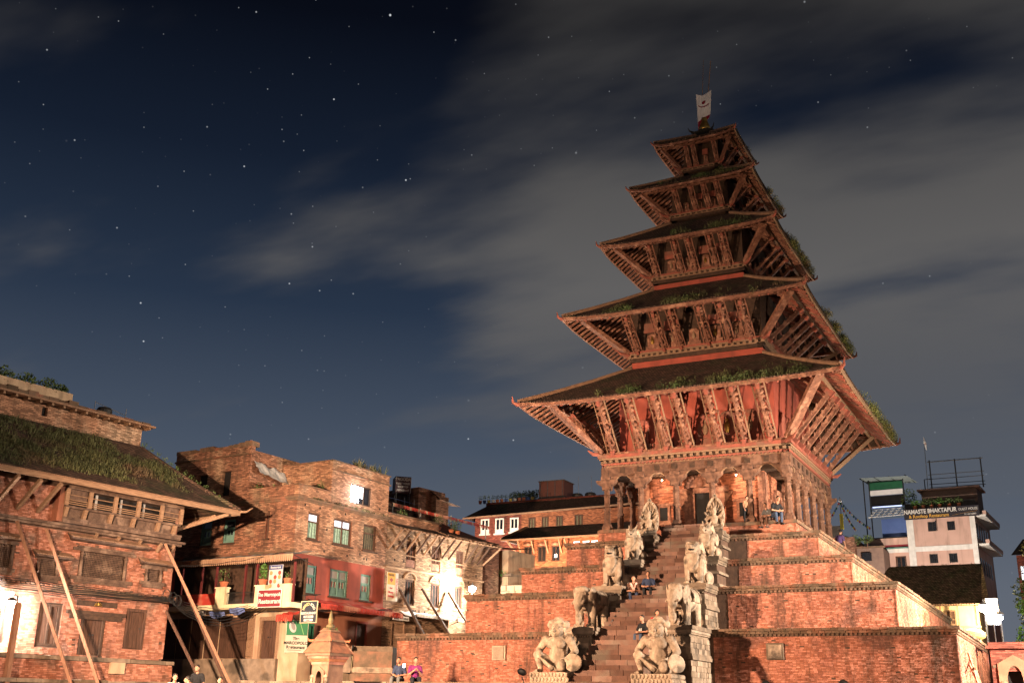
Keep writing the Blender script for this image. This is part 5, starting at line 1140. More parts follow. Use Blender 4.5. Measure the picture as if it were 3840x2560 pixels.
ev = MB(); ev.add([(-.3,-.98,7.98),(9.35,-.98,8.0),(9.35,.5,8.62),(-.3,.5,8.6)], [(0,1,2,3)]); ev.add([(-.3,-.98,8.04),(9.35,-.98,8.06),(9.35,4,9.9),(-.3,4,9.9)], [(3,2,1,0)][::-1]); ev.add([(-.3,4,9.9),(9.35,4,9.9),(9.35,7.4,8.2),(-.3,7.4,8.2)], [(0,1,2,3)]); ev.add([(9.35,-.98,8.06),(9.35,7.4,8.2),(9.35,4,9.9)], [(0,1,2)]); ev = ev.build('roof', TILE, H3, fix=True)
for i, u in enumerate((.19,.85,1.61,2.49,3.14,3.76,4.73,5.32,6.83,7.46,8.04)): MB().beam((u,-.02,6.93), (u+.15,-.86,7.95), .08, .09).build('roof_strut', WOODL if i in (0,2,4) else WOODD, H3)
MB().beam((8.6,.0,6.95), (9.2,-.85,7.95), .1, .1).build('roof_strut', WOODL, H3); MB().beam((-.3,-.86,8.0), (9.35,-.86,8.02), .08, .09).build('purlin', WOODL, H3)
for i in range(30): MB().beam((-.2+i*.32,-1.0,7.99), (-.2+i*.32,.1,8.43), .07, .05).build('rafter', WOODL, ev)
for i in range(24):
    if random.random() < .7: MB().beam((4+i*.22+random.uniform(-.1,.1),-1.05,8.05+random.uniform(0,.04)), (4.2+i*.22+random.uniform(-.2,.2),-.3,8.34), .1, .03).build('loose_tile', RIDGE, ev)
for i, (t, b) in enumerate((((1.05,-.2,4.82),(1.21,-1.5,2.97)), ((2.89,-.2,5.05),(3.29,-1.5,3.11)), ((5.23,-.2,5.05),(5.03,-1.5,3.63)))): prop(t, b, ('dark timber prop beside the vertical money exchange banner','dark timber prop in the middle of the pale house','dark timber prop nearest the lamp on the pale house')[i], WOODD, .07, H3)
awning('awning', None, 1.4, 5.6, 3.75, 3.55, 1.2, CLOTHWHITE, 'sagging white awning at the foot of the pale house', .15, H3, sag=.2)
b1 = sign('banner_sign', loc_in(H3, (.38,-.28,4.92)), f3['rz'], .86, 1.5, paint('ivory', (.62,.55,.42)), 'vertical yellow and white money exchange banner on the pale house')
MB().box(-.42,.18,-.01,-.002,.1,.73).build('yellow_field', paint('yellow', (.62,.34,.03)), b1); MB().box(.22,.42,-.01,-.002,-.74,.74).build('white_field', WHITE, b1)
text('HOTEL', .15, DKMETAL, b1, (-.12,-.014,.6), UP); MB().prism([(-.12-.14,.36),(-.12,.22),(-.12+.14,.36),(-.12,.46)], -.014, -.004).build('mark', paint('brick_red', (.32,.05,.02)), b1)
for t_, z_ in (('Nepal', -.08), ('Money', -.30), ('Exchange', -.50)): text(t_, .17 if z_ < -.1 else .1, paint('sred', (.45,.04,.03)), b1, (-.12,-.014,z_), UP, bold=.004, wide=.85 if t_ != 'Exchange' else .72)
text('RESTAURANT', .15, paint('sred', (0,0,0)), b1, (.32,-.014,0), (R(90), R(90), 0))
b2 = sign('shop_sign', loc_in(H3, (.62,-.8,3.27)), f3['rz'], 1.25, .22, WHITE, 'small white shop board under the red awning end'); MB().box(-.6,-.2,-.01,-.002,-.08,.08).build('panel', paint('photo', (.14,.13,.16)), b2); text('Art Gallery', .14, DKMETAL, b2, (.2,-.012,0), UP)
# rooftop restaurant behind: parapet, canvas and sign box
HR = empty('rooftop_restaurant', f3['loc'], f3['rz'], 'rooftop terrace with red and blue canvas canopy above the pale house', 'building')
MB().box(-.1, 4.5, .1, .35, 8.2, 8.85).build('parapet', BRICKORANGE, HR); MB().box(-.2, 4.6, .02, .42, 8.852, 8.93).build('coping', COPING, HR); MB().box(-.1,11,.6,7,5,8.6).build('block', BRICKTEX, HR)
MB().add([(1.9,1.7,10.16),(4.7,1.7,10.12),(4.7,3.6,10.7),(1.9,3.6,10.7)], [(0,1,2,3)]).build('blue_canopy', CLOTHBLUE, HR)
MB().add([(2.1,1.6,9.9),(11.2,1.6,9.78),(11.2,3.6,10.25),(2.1,3.6,10.4)], [(0,1,2,3)]).build('red_canopy', CLOTHRED, HR)
for i in range(62): a = 2.1+i*.147; z = 9.9-.12*(a-2.1)/9.1; MB().add([(a,1.6,z),(a+.147,1.6,z),(a+.12,1.57,z-.2),(a+.03,1.57,z-.2)], [(0,1,2,3)]).build('canopy_scallop', CLOTHRED if i%5 else CLOTHTAN, HR)
for u in (2.2,4.65,7.5,11): MB().tube([(u,1.7,8.6),(u,1.7,9.95)], .035, 6).build('post', METAL, HR)
MB().box(2.4,3.3,2.0,2.05,9.0,9.45).build('menu_panel', CLOTHWHITE, HR); MB().box(3.3,4.1,1.95,2.0,8.95,9.12).build('light_strip', glow('violet', (.75,.7,1), 7), HR); MB().box(4.3,7,2.4,2.5,8.6,9.5).build('counter', CLOTHRED, HR)
for i, (u, s_) in enumerate(((2.0,.35),(5.2,.42),(6.4,.4),(7.0,.35))): pot(loc_in(HR, (u,.75,8.6)), ('pot plant at the left end of the canvas-topped terrace','tall pot plant in front of the red canvas canopy','bushy pot plant right of the terrace post','low pot plant at the far end of the canvas-topped terrace')[i], .17, .26, (s_,.3,s_), 150, FOL, .1, .45, 'plants on the canvas-topped terrace')
hb_ = empty('brick_hut', loc_in(HR, (9.4,6,5)), f3['rz'], 'plain brick rooftop hut with a small tiled eave behind the sign box', 'hut'); MB().box(-.1,2.6,0,4,0,7.45).build('wall', BRICKTEX, hb_); MB().box(1.2,2.5,-.4,0,0,7.1).build('wall', BRICKORANGE, hb_); MB().add([(1.1,-.9,6.75),(3.2,-.9,6.55),(3.2,3,7.2),(1.1,.0,7.4)], [(0,1,2,3)]).build('eave', TILE, hb_)
rl2 = empty('dark_rooftop', loc_in(HR, (4.0,6.2,8)), f3['rz'], 'dark flat rooftop with railings below the guest house sign box', 'building'); MB().box(-3,5.5,0,3,-3,3.1).build('block', WOODD, rl2); MB().add([(-3,-.4,3.0),(5.4,-.4,2.6),(5.4,1.5,3.3),(-3,1.5,3.7)], [(0,1,2,3)]).build('sheet_roof', RUSTROOF, rl2)
for i in range(9): MB().tube([(-2.6+i*.95,-.1,3.0),(-2.6+i*.95,-.1,3.6)], .02, 5).build('rail_post', METAL, rl2)
sb = empty('sign_box', loc_in(HR, (8.35,5.9,12.4)), f3['rz']-R(38), 'box sign reading Pagoda Guest House on a roof frame', 'sign')
PV = paint('plumsign', (.085,.045,.05))
MB().box(-1.0,0,-.02,1.1,-.5,.52).build('board', PV, sb); 
for t_, z_, q_ in (('PAGODA', .34, .30), ('GUEST HOUSE', .06, .17), ('ROOF TOP', -.16, .17), ('RESTAURANT', -.38, .16)): text(t_, q_, WHITE, sb, (-.5,-.035,z_), UP, bold=.006, wide=.8)
MB().box(.004,.03,-.02,1.1,-.5,.52).build('side_board', WHITE, sb)
for t_, z_, q_ in (('PAGODA', .34, .30), ('GUEST', .06, .2), ('ROOF TOP', -.16, .17), ('RESTAURANT', -.38, .16)): text(t_, q_, PV, sb, (.04,.54,z_), (R(90),0,R(90)), wide=.8)
for x_, y_ in ((-.9,.1),(-.05,.1),(-.05,1.0)): MB().tube([(x_,y_,-2.2),(x_,y_,-.5)], .04, 6).build('leg', DKMETAL, sb)

# little plastered store between lamp and lane
st = empty('plastered_store', (-17.6, 6.4, -1.95), R(-8), 'small cream plastered store with a tile-topped wall beyond the lamp', 'building')
MB().box(0,2.0,0,3,0,10.25).build('wall', PLASTER, st); MB().add([(-.3,-.4,10.55),(2.3,-.4,10.2),(2.3,3,10.6),(-.3,3,10.9)], [(0,1,2,3)]).build('roof', RIDGE, st); MB().box(1.1,1.28,-.01,.02,9.45,9.8).build('vent', DARK, st); MB().box(-.2,2.4,-.25,0,8.6,8.75).build('ledge', STONED, st)
gv = MB(); leaves(gv, (1.6,-.5,8.75), (.6,.3,.2), 120, .1); gv.build('weeds', FOLB, st, kind='stuff')
sw_ = empty('stone_wall', (-15.3, 4.6, -1.95), R(10), 'whitewashed rough stone wall glaring beside the lane lamp', 'wall')
for r_ in range(5):
    x = 0
    while x < 3.2: w_ = random.uniform(.35,.6); MB().box(x, x+w_-.05, -.05-random.uniform(0,.06), .3, 6.2+r_*.34, 6.5+r_*.34).build('stone', PLASTER, sw_); x += w_
MB().box(0,3.2,.0,.5,0,7.9).build('core', STONED, sw_)

# ================================================================== orange bracketed house and dark red house behind the plinth
H5 = empty('bracket_house', (0, 22, 0), 0, 'orange lit house with bracketed tiled eave behind the left plinths', 'house')
h5 = [(-22.4,-21.66,9.65,10.92),(-21.2,-20.44,9.65,10.88),(-19.98,-19.26,9.65,10.86)]
mb = MB(); wall(mb, -22.98, -8, -2.4, 11.5, h5, .2); mb.box(-22.97,-8,.22,7,-2.4,11.5); mb.add([(-22.98,0,-2.4),(-22.98,7,-2.4),(-22.98,7,11.5),(-22.98,0,11.5)], [(3,2,1,0)]); mb.build('wall', mat('orange_plaster', (.40,.155,.075), (.30,.11,.055), scale=1, kind='brick', bump=.3), H5)
for i, h in enumerate(h5): window(H5, None, *h, WOODZ, 2, .0, DARK if i < 2 else GLASS, fw=.08); MB().sph(((h[0]+h[1])/2,-.03,h[3]+.14), (.42,.08,.14), None, 10, 6).build('carved_head', WOOD, H5)
MB().box(-19.75,-19.55,.06,.08,9.95,10.2).build('lit_pane', glow('white', (1,.95,.9), 3), H5)
ro = MB().add([(-23.9,-1.0,11.36),(-8,-1.0,11.36),(-8,2.2,12.75),(-23.2,2.2,12.75)], [(0,1,2,3)]).add([(-23.9,-1.0,11.36),(-23.2,2.2,12.75),(-23.2,7,11.4),(-23.9,7,11.3)], [(0,1,2,3)]).build('roof', TILE, H5)
MB().box(-23.9,-8,-1.05,-.95,11.26,11.38).build('fascia', RIDGE, ro); MB().tube([(-23.95,-1.0,11.42),(-23.2,2.2,12.8)], .1, 6).build('hip_ridge', RIDGE, ro)
for u in (-22.95,-22.6,-21.45,-20.25,-19.1,-18.6): MB().beam((u,-.02,10.3), (u+.1-(.6 if u < -22.8 else 0),-.85,11.25), .1, .12).build('bracket', WOODL, H5)
for i, u in enumerate((-18.1,-17.3,-16.6)): MB().box(u,u+.5,-.02,.0,10.75,11.08).build('lit_pane', glow('violetwhite', (.85,.85,1), 1.6 if i != 1 else .7), H5)
H4 = empty('red_house', (0, 32, 0), 0, 'dark red house with white arched windows and a cluttered rooftop', 'house')
h4 = [(-31.75,-30.88,13.77,15.13),(-30.25,-29.37,13.75,15.12),(-28.75,-27.88,13.8,15.09),(-26.9,-26.2,13.9,15.0),(-25.6,-24.9,13.9,15.0),(-24.2,-23.5,13.9,15.0),(-22.4,-21.6,13.9,15.0)]
mb = MB(); wall(mb, -32.35, -27.6, -2.4, 15.3, h4[:3], .2); mb.box(-32.34,-10,.22,8,-2.4,15.4); mb.add([(-32.35,0,-2.4),(-32.35,8,-2.4),(-32.35,8,15.3),(-32.35,0,15.3)], [(3,2,1,0)]); mb.build('wall', BRICKDARK, H4)
mb = MB(); wall(mb, -27.6, -10, -2.4, 15.4, h4[3:], .2); mb.build('wall', MATS['orange_plaster'], H4)
for i, h in enumerate(h4):
    w_ = window(H4, None, *h, WHITE if i < 3 else WOODZ, 2, .0, GLASS if i < 3 else DIMC, fw=.12, y=-.03)
    if i < 3: MB().box(h[0]+.1, h[1]-.1, -.05, .02, h[2]+.12, h[2]+.36).build('lower_panel', WHITE, w_); MB().box(h[0]-.12, h[1]+.12, -.09, .02, h[2]-.12, h[2]).build('sill', WHITE, w_)
ro = MB().add([(-33.2,-.8,15.2),(-10,-.8,15.65),(-10,2.5,17.0),(-32.2,2.5,16.9)], [(0,1,2,3)]).add([(-33.2,-.8,15.2),(-32.2,2.5,16.9),(-32.2,8,15.5),(-33.2,8,15.2)], [(0,1,2,3)]).build('roof', TILE, H4)
MB().beam((-33.2,-.82,15.15), (-10,-.82,15.6), .12, .14).build('fascia', RIDGE, ro); MB().box(-32.6,-10,2.5,8,15,17.1).build('terrace', BRICKDARK, H4)
for i in range(14): MB().tube([(-31.6+i*.42,2.9,17.1),(-31.6+i*.42,2.9,17.75)], .02, 5).build('rail_post', DKMETAL, H4)
for i in range(13):
    u = -33.4+i*.46; c_ = (TERRA, BLUE, paint('yellowpot', (.55,.42,.1)), WHITE, TERRA)[i % 5]
    o = empty('flower_pot', (u, 34.8, 17.1), 0, ('leftmost', 'second', 'third', 'fourth', 'fifth', 'sixth', 'seventh', 'eighth', 'ninth', 'tenth', 'eleventh', 'twelfth', 'thirteenth')[i]+' small pot from the left along the dark red house rooftop', 'plant pot', 'pots along the dark red rooftop'); MB().lathe([(.12,0),(.18,.3),(.16,.3)], n=9).build('pot', c_, o); leaves(MB(), (0,0,.55), (.22,.2,.28), 60, .1).build('foliage', FOL, o)
sh = empty('rooftop_shed', (-27.4, 35.2, 17.1), 0, 'boxy brown shed with vertical ribs on the dark red house rooftop', 'shed'); MB().box(0,2.5,0,2.2,.35,1.75).build('wall', paint('brown', (.16,.065,.05)), sh); MB().box(-.08,2.58,-.08,2.3,1.75,1.82).build('roof', RUSTROOF, sh); MB().box(0,2.5,.05,2.2,0,.345).build('base', DKMETAL, sh)
for i in range(4): MB().box(.1+i*.75,.16+i*.75,-.04,0,.35,1.75).build('rib', METAL, sh)
for i, u in enumerate((-30.2,-29.2,-28.3)): 
    o = empty('rooftop_shrub', (u, 36.2, 17.1), 0, ('dark shrub nearest the pots on the dark red rooftop','rounded dark shrub in the middle of the dark red rooftop','dark shrub against the brown rooftop shed')[i], 'shrub', 'shrubs on the dark red rooftop'); leaves(MB(), (0,0,.7), (.8,.6,.6), 420, .16).build('foliage', FOL, o); MB().tube([(0,0,0),(0,0,.6)], .04, 6).build('stem', WOOD, o)
for i, u in enumerate((-23.6,-22.3)): 
    o = empty('water_tank', (u, 35.4, 16.9), 0, ('squat rooftop water tank beside the antenna','squat rooftop water tank nearest the pagoda columns')[i], 'tank', 'squat rooftop tanks'); MB().lathe([(.5,0),(.52,.5),(.4,.62),(.2,.66)], n=12).build('drum', DKMETAL, o); MB().tube([(.1,0,.6),(.1,0,2.2)], .015, 5).build('aerial', METAL, o)

# ================================================================== right side: pink guest house
f6 = frame((8.78, 46.98), 94)
H6 = empty('guest_house', f6['loc'], f6['rz'], 'pink guest house with white concrete bands and a rooftop restaurant sign', 'building')
h6 = [(-3.68,-2.9,14.28,15.12),(-2.05,-1.4,14.27,15.06),(-3.8,-3.1,11.5,12.3),(-2.17,-1.48,11.48,12.28)]
mb = MB(); wall(mb, -5.4, .2, -2, 15.4, h6, .2); mb.box(-5.39,.19,.22,9,-2,15.39); mb.add([(.2,0,-2),(.2,9,-2),(.2,9,15.4),(.2,0,15.4)], [(0,1,2,3)]); mb.add([(-5.4,0,-2),(-5.4,9,-2),(-5.4,9,15.4),(-5.4,0,15.4)], [(3,2,1,0)]); mb.build('wall', PINK, H6)
for h in h6: window(H6, None, *h, DKMETAL, 2 if h[1]-h[0] > .7 else 1, .0, GLASS, fw=.06, bars=3)
MB().box(-2.95,-2.86,-.55,.0,14.28,15.1).build('open_casement', GLASS, H6)
for a, b in ((-5.48,-4.9),(-.15,.28)): MB().box(a, b, -.08, .05, -2, 15.38).build('pillar', WHITE, H6)
MB().box(-4.9, -.15, -.06, .05, 12.55, 12.98).build('band', WHITE, H6)
for z in (15.35, 12.85): MB().box(.2, 1.15, .3, 8.5, z, z+.18).build('side_slab', WHITE, H6); MB().box(.9, 1.2, .3, 8.5, z+.18, z+.5).build('slab_upstand', PINK, H6)
for i in range(5):
    for z in (13.6, 10.6): MB().box(.2,.24,1.0+i*1.4,1.6+i*1.4,z,z+1.3).build('side_window', GLASS, H6)
an = MB(); wall(an, -9.3, -5.5, -2, 12.9, [(-8.32,-7.38,11.15,12.25),(-6.7,-5.78,11.15,12.25)], .2); an.box(-9.29,-5.5,.22,6,-2,12.9); an.build('annex_wall', PINK, H6)
for h in ((-8.32,-7.38,11.15,12.25),(-6.7,-5.78,11.15,12.25)): window(H6, None, *h, WOODZ, 2, .0, GLASS, fw=.1)
MB().box(-9.4,-5.5,-.12,.1,12.56,12.9).build('annex_band', WHITE, H6); MB().box(-9.45,-5.5,-.3,.1,12.902,13.0).build('annex_slab', TEAL, H6); MB().box(-9.3,-5.5,-.1,.1,13.002,13.26).build('annex_stripe', paint('maroon', (.1,.02,.02)), H6); MB().box(-9.3,-5.5,-.12,.15,13.262,13.86).build('annex_parapet', PINK, H6); MB().box(-9.33,-8.85,-.14,0,13.27,13.85).build('annex_pier', WHITE, H6); MB().box(-9.33,-8.85,-.06,0,-2,12.55).build('annex_pier', WHITE, H6); MB().box(-10.2,-5.5,-.2,.4,13.862,13.95).build('annex_coping', DKMETAL, H6)
MB().box(-7.75,-5.5,.5,.6,13.95,15.7).build('blue_screen', BLUE, H6)
# rooftop: shelter, lattice floor, planters, steel frame
rt = empty('rooftop_shelter', (0,0,0), 0, 'glass-roofed rooftop shelter with green and white blinds on the guest house', 'shelter'); rt.location = f6['loc']; rt.rotation_euler = (0,0,f6['rz'])
MB().add([(-9.3,-.2,19.5),(-5.0,-.2,19.35),(-4.6,2.5,19.2),(-8.8,2.5,19.3)], [(0,1,2,3)]).build('roof_sheet', paint('pale_sheet', (.30,.36,.36)), rt)
for u in (-9.2,-7.9,-6.6,-5.2): MB().beam((u,-.22,19.46), (u+.4,2.5,19.2), .06, .06).build('roof_rib', DKMETAL, rt)
MB().box(-8.65,-5.7,1.0,1.04,18.5,19.2).build('green_blind', GREENP, rt); MB().box(-8.65,-5.7,.9,.94,17.98,18.45).build('white_blind', CLOTHWHITE, rt); MB().box(-8.65,-5.7,1.1,1.14,16.95,17.95).build('dark_screen', DARK, rt); MB().box(-8.5,-5.9,.85,.92,16.85,16.95).build('light_tube', glow('tube', (.5,.6,1), .9), rt)
for u in (-9.2,-8.7,-5.65): MB().box(u,u+.09,.8,.9,13.9,19.4).build('post', DKMETAL, rt)
for i in range(7): MB().beam((-8.6+i*.5,-.3,15.75+i*.02), (-8.2+i*.5,1.4,16.75), .06, .05).build('lattice_bar', WHITE, rt)
for i in range(4): MB().beam((-8.7,-.3+i*.5,15.8+i*.3), (-5.5,-.3+i*.5,15.85+i*.3), .06, .05).build('lattice_bar', WHITE, rt)
MB().box(-5.4,.3,0,9,15.4,15.6).build('terrace_slab', PINK, H6); MB().box(-5.5,.4,.3,.4,16.2,16.9).build('terrace_railing', DKMETAL, H6); MB().box(-4.5,.3,3,6,15.6,18.4).build('stair_room', mat('dim_plaster', (.20,.13,.10), (.15,.10,.08), bump=.1), H6); MB().box(-4.8,.6,2.6,6.2,18.4,18.55).build('stair_room_roof', PINK, H6)
for i, u in enumerate((-4.6,-3.9,-3.2,-2.5,-1.7,-.9)): pot(loc_in(H6, (u,.1,16.3)), ('palm-like pot plant at the left of the guest house terrace','second pot plant of the guest house terrace row','third pot plant of the guest house terrace row','fourth pot plant of the guest house terrace row','fifth pot plant of the guest house terrace row','last pot plant of the guest house terrace row')[i], .18, .3, (.38,.3,.4), 130, FOLB if i in (0,3) else FOL, .16, .4, 'pots on the guest house terrace')
o = empty('rooftop_shrub', loc_in(H6, (-5.3,1.2,16)), 0, 'leafy climber between the shelter and the guest house terrace', 'shrub'); leaves(MB(), (0,0,1.3), (.8,.6,1.2), 700, .16).build('foliage', FOL, o); MB().tube([(0,0,-.5),(0,0,1)], .05, 6).build('stem', WOOD, o)
fr = empty('steel_frame', f6['loc'], f6['rz'], 'bare steel pipe frame standing on the guest house roof', 'frame')
for u in (-3.5,-1.3,.9): MB().tube([(u,3,18.4),(u,3,21.15-.03*u)], .06, 6).build('pipe', DKMETAL, fr)
for z in (21.1, 19.9, 19.5, 19.0, 18.7): MB().tube([(-3.7,3,z),(1.1,3,z-.05)], .05 if z > 21 else .03, 6).build('pipe', DKMETAL, fr)
MB().tube([(-4.1,3,18.4),(-4.1,3,19.5),(-3.5,3,19.5)], .05, 6).build('pipe', DKMETAL, fr)
fg = empty('flag_pole', loc_in(H6, (-3.9,3.2,18.4)), 0, 'thin pole with a small furled red and white flag above the guest house', 'flag'); MB().tube([(0,0,0),(.1,0,5.0)], .03, 6).build('pole', METAL, fg); MB().tube([(.1,0,5.1),(.16,-.05,4.6),(.25,0,3.9)], [.03,.13,.05], 7).build('cloth', CLOTHWHITE, fg); MB().tube([(.12,-.06,4.85),(.2,-.1,4.4)], [.04,.09], 6).build('cloth', CLOTHRED, fg)
gs = sign('guest_house_sign', loc_in(H6, (-2.38,-.45,15.8)), f6['rz'], 6.3, .92, paint('signblack', (.022,.020,.026)), 'long black sign reading Namaste Bhaktapur Guest House and Rooftop Restaurant')
text('NAMASTE BHAKTAPUR', .52, WHITE, gs, (-.92,-.012,.19), UP, bold=.012, wide=.82); text('GUEST HOUSE', .30, WHITE, gs, (2.26,-.012,.17), UP, wide=.82); text('& Rooftop Restaurant', .40, paint('signgold', (.60,.33,.06)), gs, (-1.05,-.012,-.23), UP, bold=.006, wide=.95); text('01-6616880', .2, WHITE, gs, (2.4,-.012,-.28), UP)
MB().beam((.9,-.012,-.3), (3.0,-.012,-.02), .008, .03, (0,1,0)).build('flourish', paint('signgold', (0,0,0)), gs)
# tiled low house and neighbours
LH = empty('tiled_house', (0,0,0), 0, 'low house with a big mossy brown tiled roof and amber lit wall', 'house')
ro = MB(); nx, nj = 14, 6; vv = []
for j in range(nj+1):
    for i in range(nx+1):
        t = j/nj; xl, xr = 3.6+1.5*t, 10.85+.0*t; vv.append((xl+(xr-xl)*i/nx, 17.5+4.3*t, 5.3+2.95*t+.05*noise.noise((i*.9,j*.8,5))))
ro.add(vv, [(j*(nx+1)+i, j*(nx+1)+i+1, (j+1)*(nx+1)+i+1, (j+1)*(nx+1)+i) for j in range(nj) for i in range(nx)]); ro.add([(3.6,17.5,5.3),(5.1,21.8,8.25),(3.6,26,5.3)], [(0,1,2)]); ro.add([(5.1,21.8,8.25),(10.85,21.8,8.25),(10.85,26,5.3),(3.6,26,5.3)], [(0,1,2,3)]); ro.add([(3.6,17.52,5.25),(10.8,17.52,5.25),(10.8,18.4,5.7),(3.6,18.4,5.7)], [(3,2,1,0)]); ro = ro.build('roof', mat('moss_tile', (.27,.175,.105), (.17,.11,.07), (.14,.12,.06), scale=2.5, kind='tile', params=(.16,.12,.02), bump=.7), LH)
mg = MB(); tufts(mg, [(random.uniform(4.6,10.8), 0, 0) for _ in range(1)], .01, 1)
for _ in range(420):
    t = random.random(); x = random.uniform(3.8+1.5*t, 10.7); tufts(mg, [(x, 17.6+4.3*t, 5.3+2.95*t)], .13, 4, .1, .014)
mg.build('grass', GRASS, ro, kind='stuff'); et = MB()
for i in range(48): et.box(3.6+i*.15,3.71+i*.15,17.42,17.6,5.28,5.36)
et.build('eave_tiles', RIDGE, ro, kind='stuff')
AMB = mat('amber_plaster', (.58,.42,.22), (.46,.32,.16), scale=1.5, bump=.15, stain=.2)
MB().box(4.2,10.6,18.4,25,-2,5.6).build('wall', AMB, LH); window(LH, Matrix.Translation((0,18.36,0)), 8.66,9.28,4.15,5.06, WOODL, 2, .5, WOODZ, fw=.08, y=-.02, name='shuttered_window')
for x in (8.4,9.4,10.5): MB().box(x,x+.09,17.75,17.84,-2,5.3).build('post', WOODL, LH)
MB().box(7.0,10.7,17.7,17.8,3.95,4.07).build('rail', WOODL, LH)
FH = empty('dark_house', (0,0,0), 0, 'dim brick house at the right edge behind the trees', 'house'); MB().box(11.6,26,56,64,-2,13.0).build('wall', BRICKDARK, FH); MB().add([(11.2,55,12.9),(26.5,55,12.9),(26.5,60,15),(12.2,60,15)], [(0,1,2,3)]).build('roof', TILE, FH)
for x, w_ in ((11.9,.62),(12.6,.4),(13.6,.8)):
    f_ = MB().box(x-.06,x+w_+.06,55.9,56,10.7,12.0).build('window', WHITE, FH); MB().box(x,x+w_,55.86,55.9,10.76,11.94).build('pane', glow('bluewhite', (.75,.85,1), 2.2), f_)
MB().box(13.9,14.6,55.86,56,11.5,12.4).build('window', GLASS, FH)
GH = empty('grey_house', (0,0,0), 0, 'dim grey rooftops seen between pagoda columns and the guest house', 'house'); MB().box(-4,1.6,44,50,-2,12.6).build('wall', mat('dim_plaster', (0,0,0)), GH); MB().box(-6,-.6,43,49,-2,13.5).build('wall', BRICKTEX, GH); MB().box(-.2,.6,43.8,44,11.5,12.2).build('window', GLASS, GH); MB().box(-4.2,1.8,43.8,44.1,12.6,12.75).build('coping', COPING, GH); MB().box(-3,-1.6,42.8,43,13.5,14.5).build('rooftop_screen', DKMETAL, GH)
for i in range(3): o = empty('rooftop_shrub', (-1.6+i*1.0,43.5,12.9), 0, ('dim shrub on the grey rooftop nearest the pagoda','dim shrub in the middle of the grey rooftop','dim shrub on the grey rooftop nearest the guest house')[i], 'shrub', 'shrubs on the grey rooftop'); leaves(MB(), (0,0,.4), (.6,.4,.45), 260, .14).build('foliage', FOL, o); MB().tube([(0,0,-.4),(0,0,.4)], .03, 6).build('stem', WOOD, o)
fp = empty('prayer_flags', (.59,31,10), 0, 'strings of small prayer flags running down from a thin pole', 'flags'); MB().tube([(0,0,0),(0,0,4.85)], .03, 6).build('pole', METAL, fp)
MB().tube([(0,0,4.5),(0,0,4.75)], [.14,.04], 8).build('pole_top', CLOTHWHITE, fp); MB().box(-.13,.13,-.02,.0,2.35,3.55).build('long_flag', paint('flagyellow', (.55,.48,.03)), fp)
fc = [paint('flagyellow', (0,0,0)), CLOTHRED, CLOTHWHITE, GREENP, BLUE]
for s_, (ex, ez) in enumerate(((-1.7,2.5),(2.2,2.3),(1.1,2.2))):
    pts = [(ex*t, -.1*s_, 4.6+(ez-4.6)*t-.25*math.sin(math.pi*t)) for t in [k/16 for k in range(17)]]; MB().tube(pts, .008, 4).build('string', CABLE, fp)
    for k in range(1, 16): p = pts[k]; MB().add([(p[0]-.06,p[1],p[2]),(p[0]+.06,p[1],p[2]-.03),(p[0]+.05,p[1]-.03,p[2]-.2),(p[0]-.07,p[1]-.03,p[2]-.18)], [(0,1,2,3)]).build('flag', fc[(k+s_) % 5], fp)
# trees at the right edge
def tree(loc, h, r, label, n=1800, m=FOL, size=.2):
    o = empty('tree', loc, 0, label, 'tree', 'trees at the right edge'); t = MB(); t.tube([(0,0,0),(.1,0,h*.35),(0,.1,h*.7)], [.22,.16,.08], 8); lf = MB()
    for i in range(9):
        a, e = random.uniform(0,6.28), random.uniform(.45,1.0); q = (math.cos(a)*r*.7, math.sin(a)*r*.7, h*e); t.tube([(0,0,h*(.3+.3*e*.6)),(q[0]*.5,q[1]*.5,h*e*.85),q], [.09,.06,.025], 6); leaves(lf, q, (r*.45,r*.45,r*.38), n//9, size)
    t.build('trunk', WOOD, o); lf.build('crown', m, o); return o
tree((14.6,15,-1.95), 10.2, 1.7, 'leafy tree overlapping the guest house side at the right edge'); tree((14.3,6.5,-1.95), 6.6, 1.3, 'smaller pale lit tree under the taller one at the right edge', 1500, FOLB); tree((16.2,30,-1.95), 14, 2.4, 'tall dim tree behind the two lit ones at the right edge', 1800)
# brick niche shrine beside the plinth
NS = empty('brick_shrine', (13.6,-4.8,-1.95), 0, 'squat brick shrine with a dark arched niche beside the lowest plinth', 'shrine')
bx = MB(); wall(bx, -1.05, 2.6, 0, 3.5, [(-.52,.12,0,2.6)], .4); bx.box(-1.05,2.6,.42,3.2,0,3.5); bx.add([(-1.05,0,0),(-1.05,.42,0),(-1.05,.42,3.5),(-1.05,0,3.5)], [(3,2,1,0)]); bx.build('wall', BRICKDARK, NS); MB().box(-1.2,2.7,-.15,3.3,3.5,3.62).box(-1.1,2.65,-.08,3.25,3.622,3.76).build('cornice', BRICKDARK, NS)
am = MB(); am.prism([(-.78,0),(-.5,0),(-.5,2.2)]+[(-.2+.3*math.cos(a), 2.2+.62*math.sin(a)) for a in [math.pi-math.pi*i/10 for i in range(1,10)]]+[(.1,2.2),(.1,0),(.38,0),(.42,2.9),(-.2,3.25),(-.82,2.9)], -.08, .02); am.build('niche_surround', MATS['brown_plaster'], NS); MB().box(-.52,.12,.3,.38,0,2.7).build('niche_back', DARK, NS); MB().box(-1.0,2.4,-.03,.0,2.75,2.85).build('string_course', COPING, NS)
for sx in (-.64,.24): MB().sph((sx,-.1,2.1), (.16,.08,.12), None, 8, 6).build('scroll', MATS['brown_plaster'], NS)
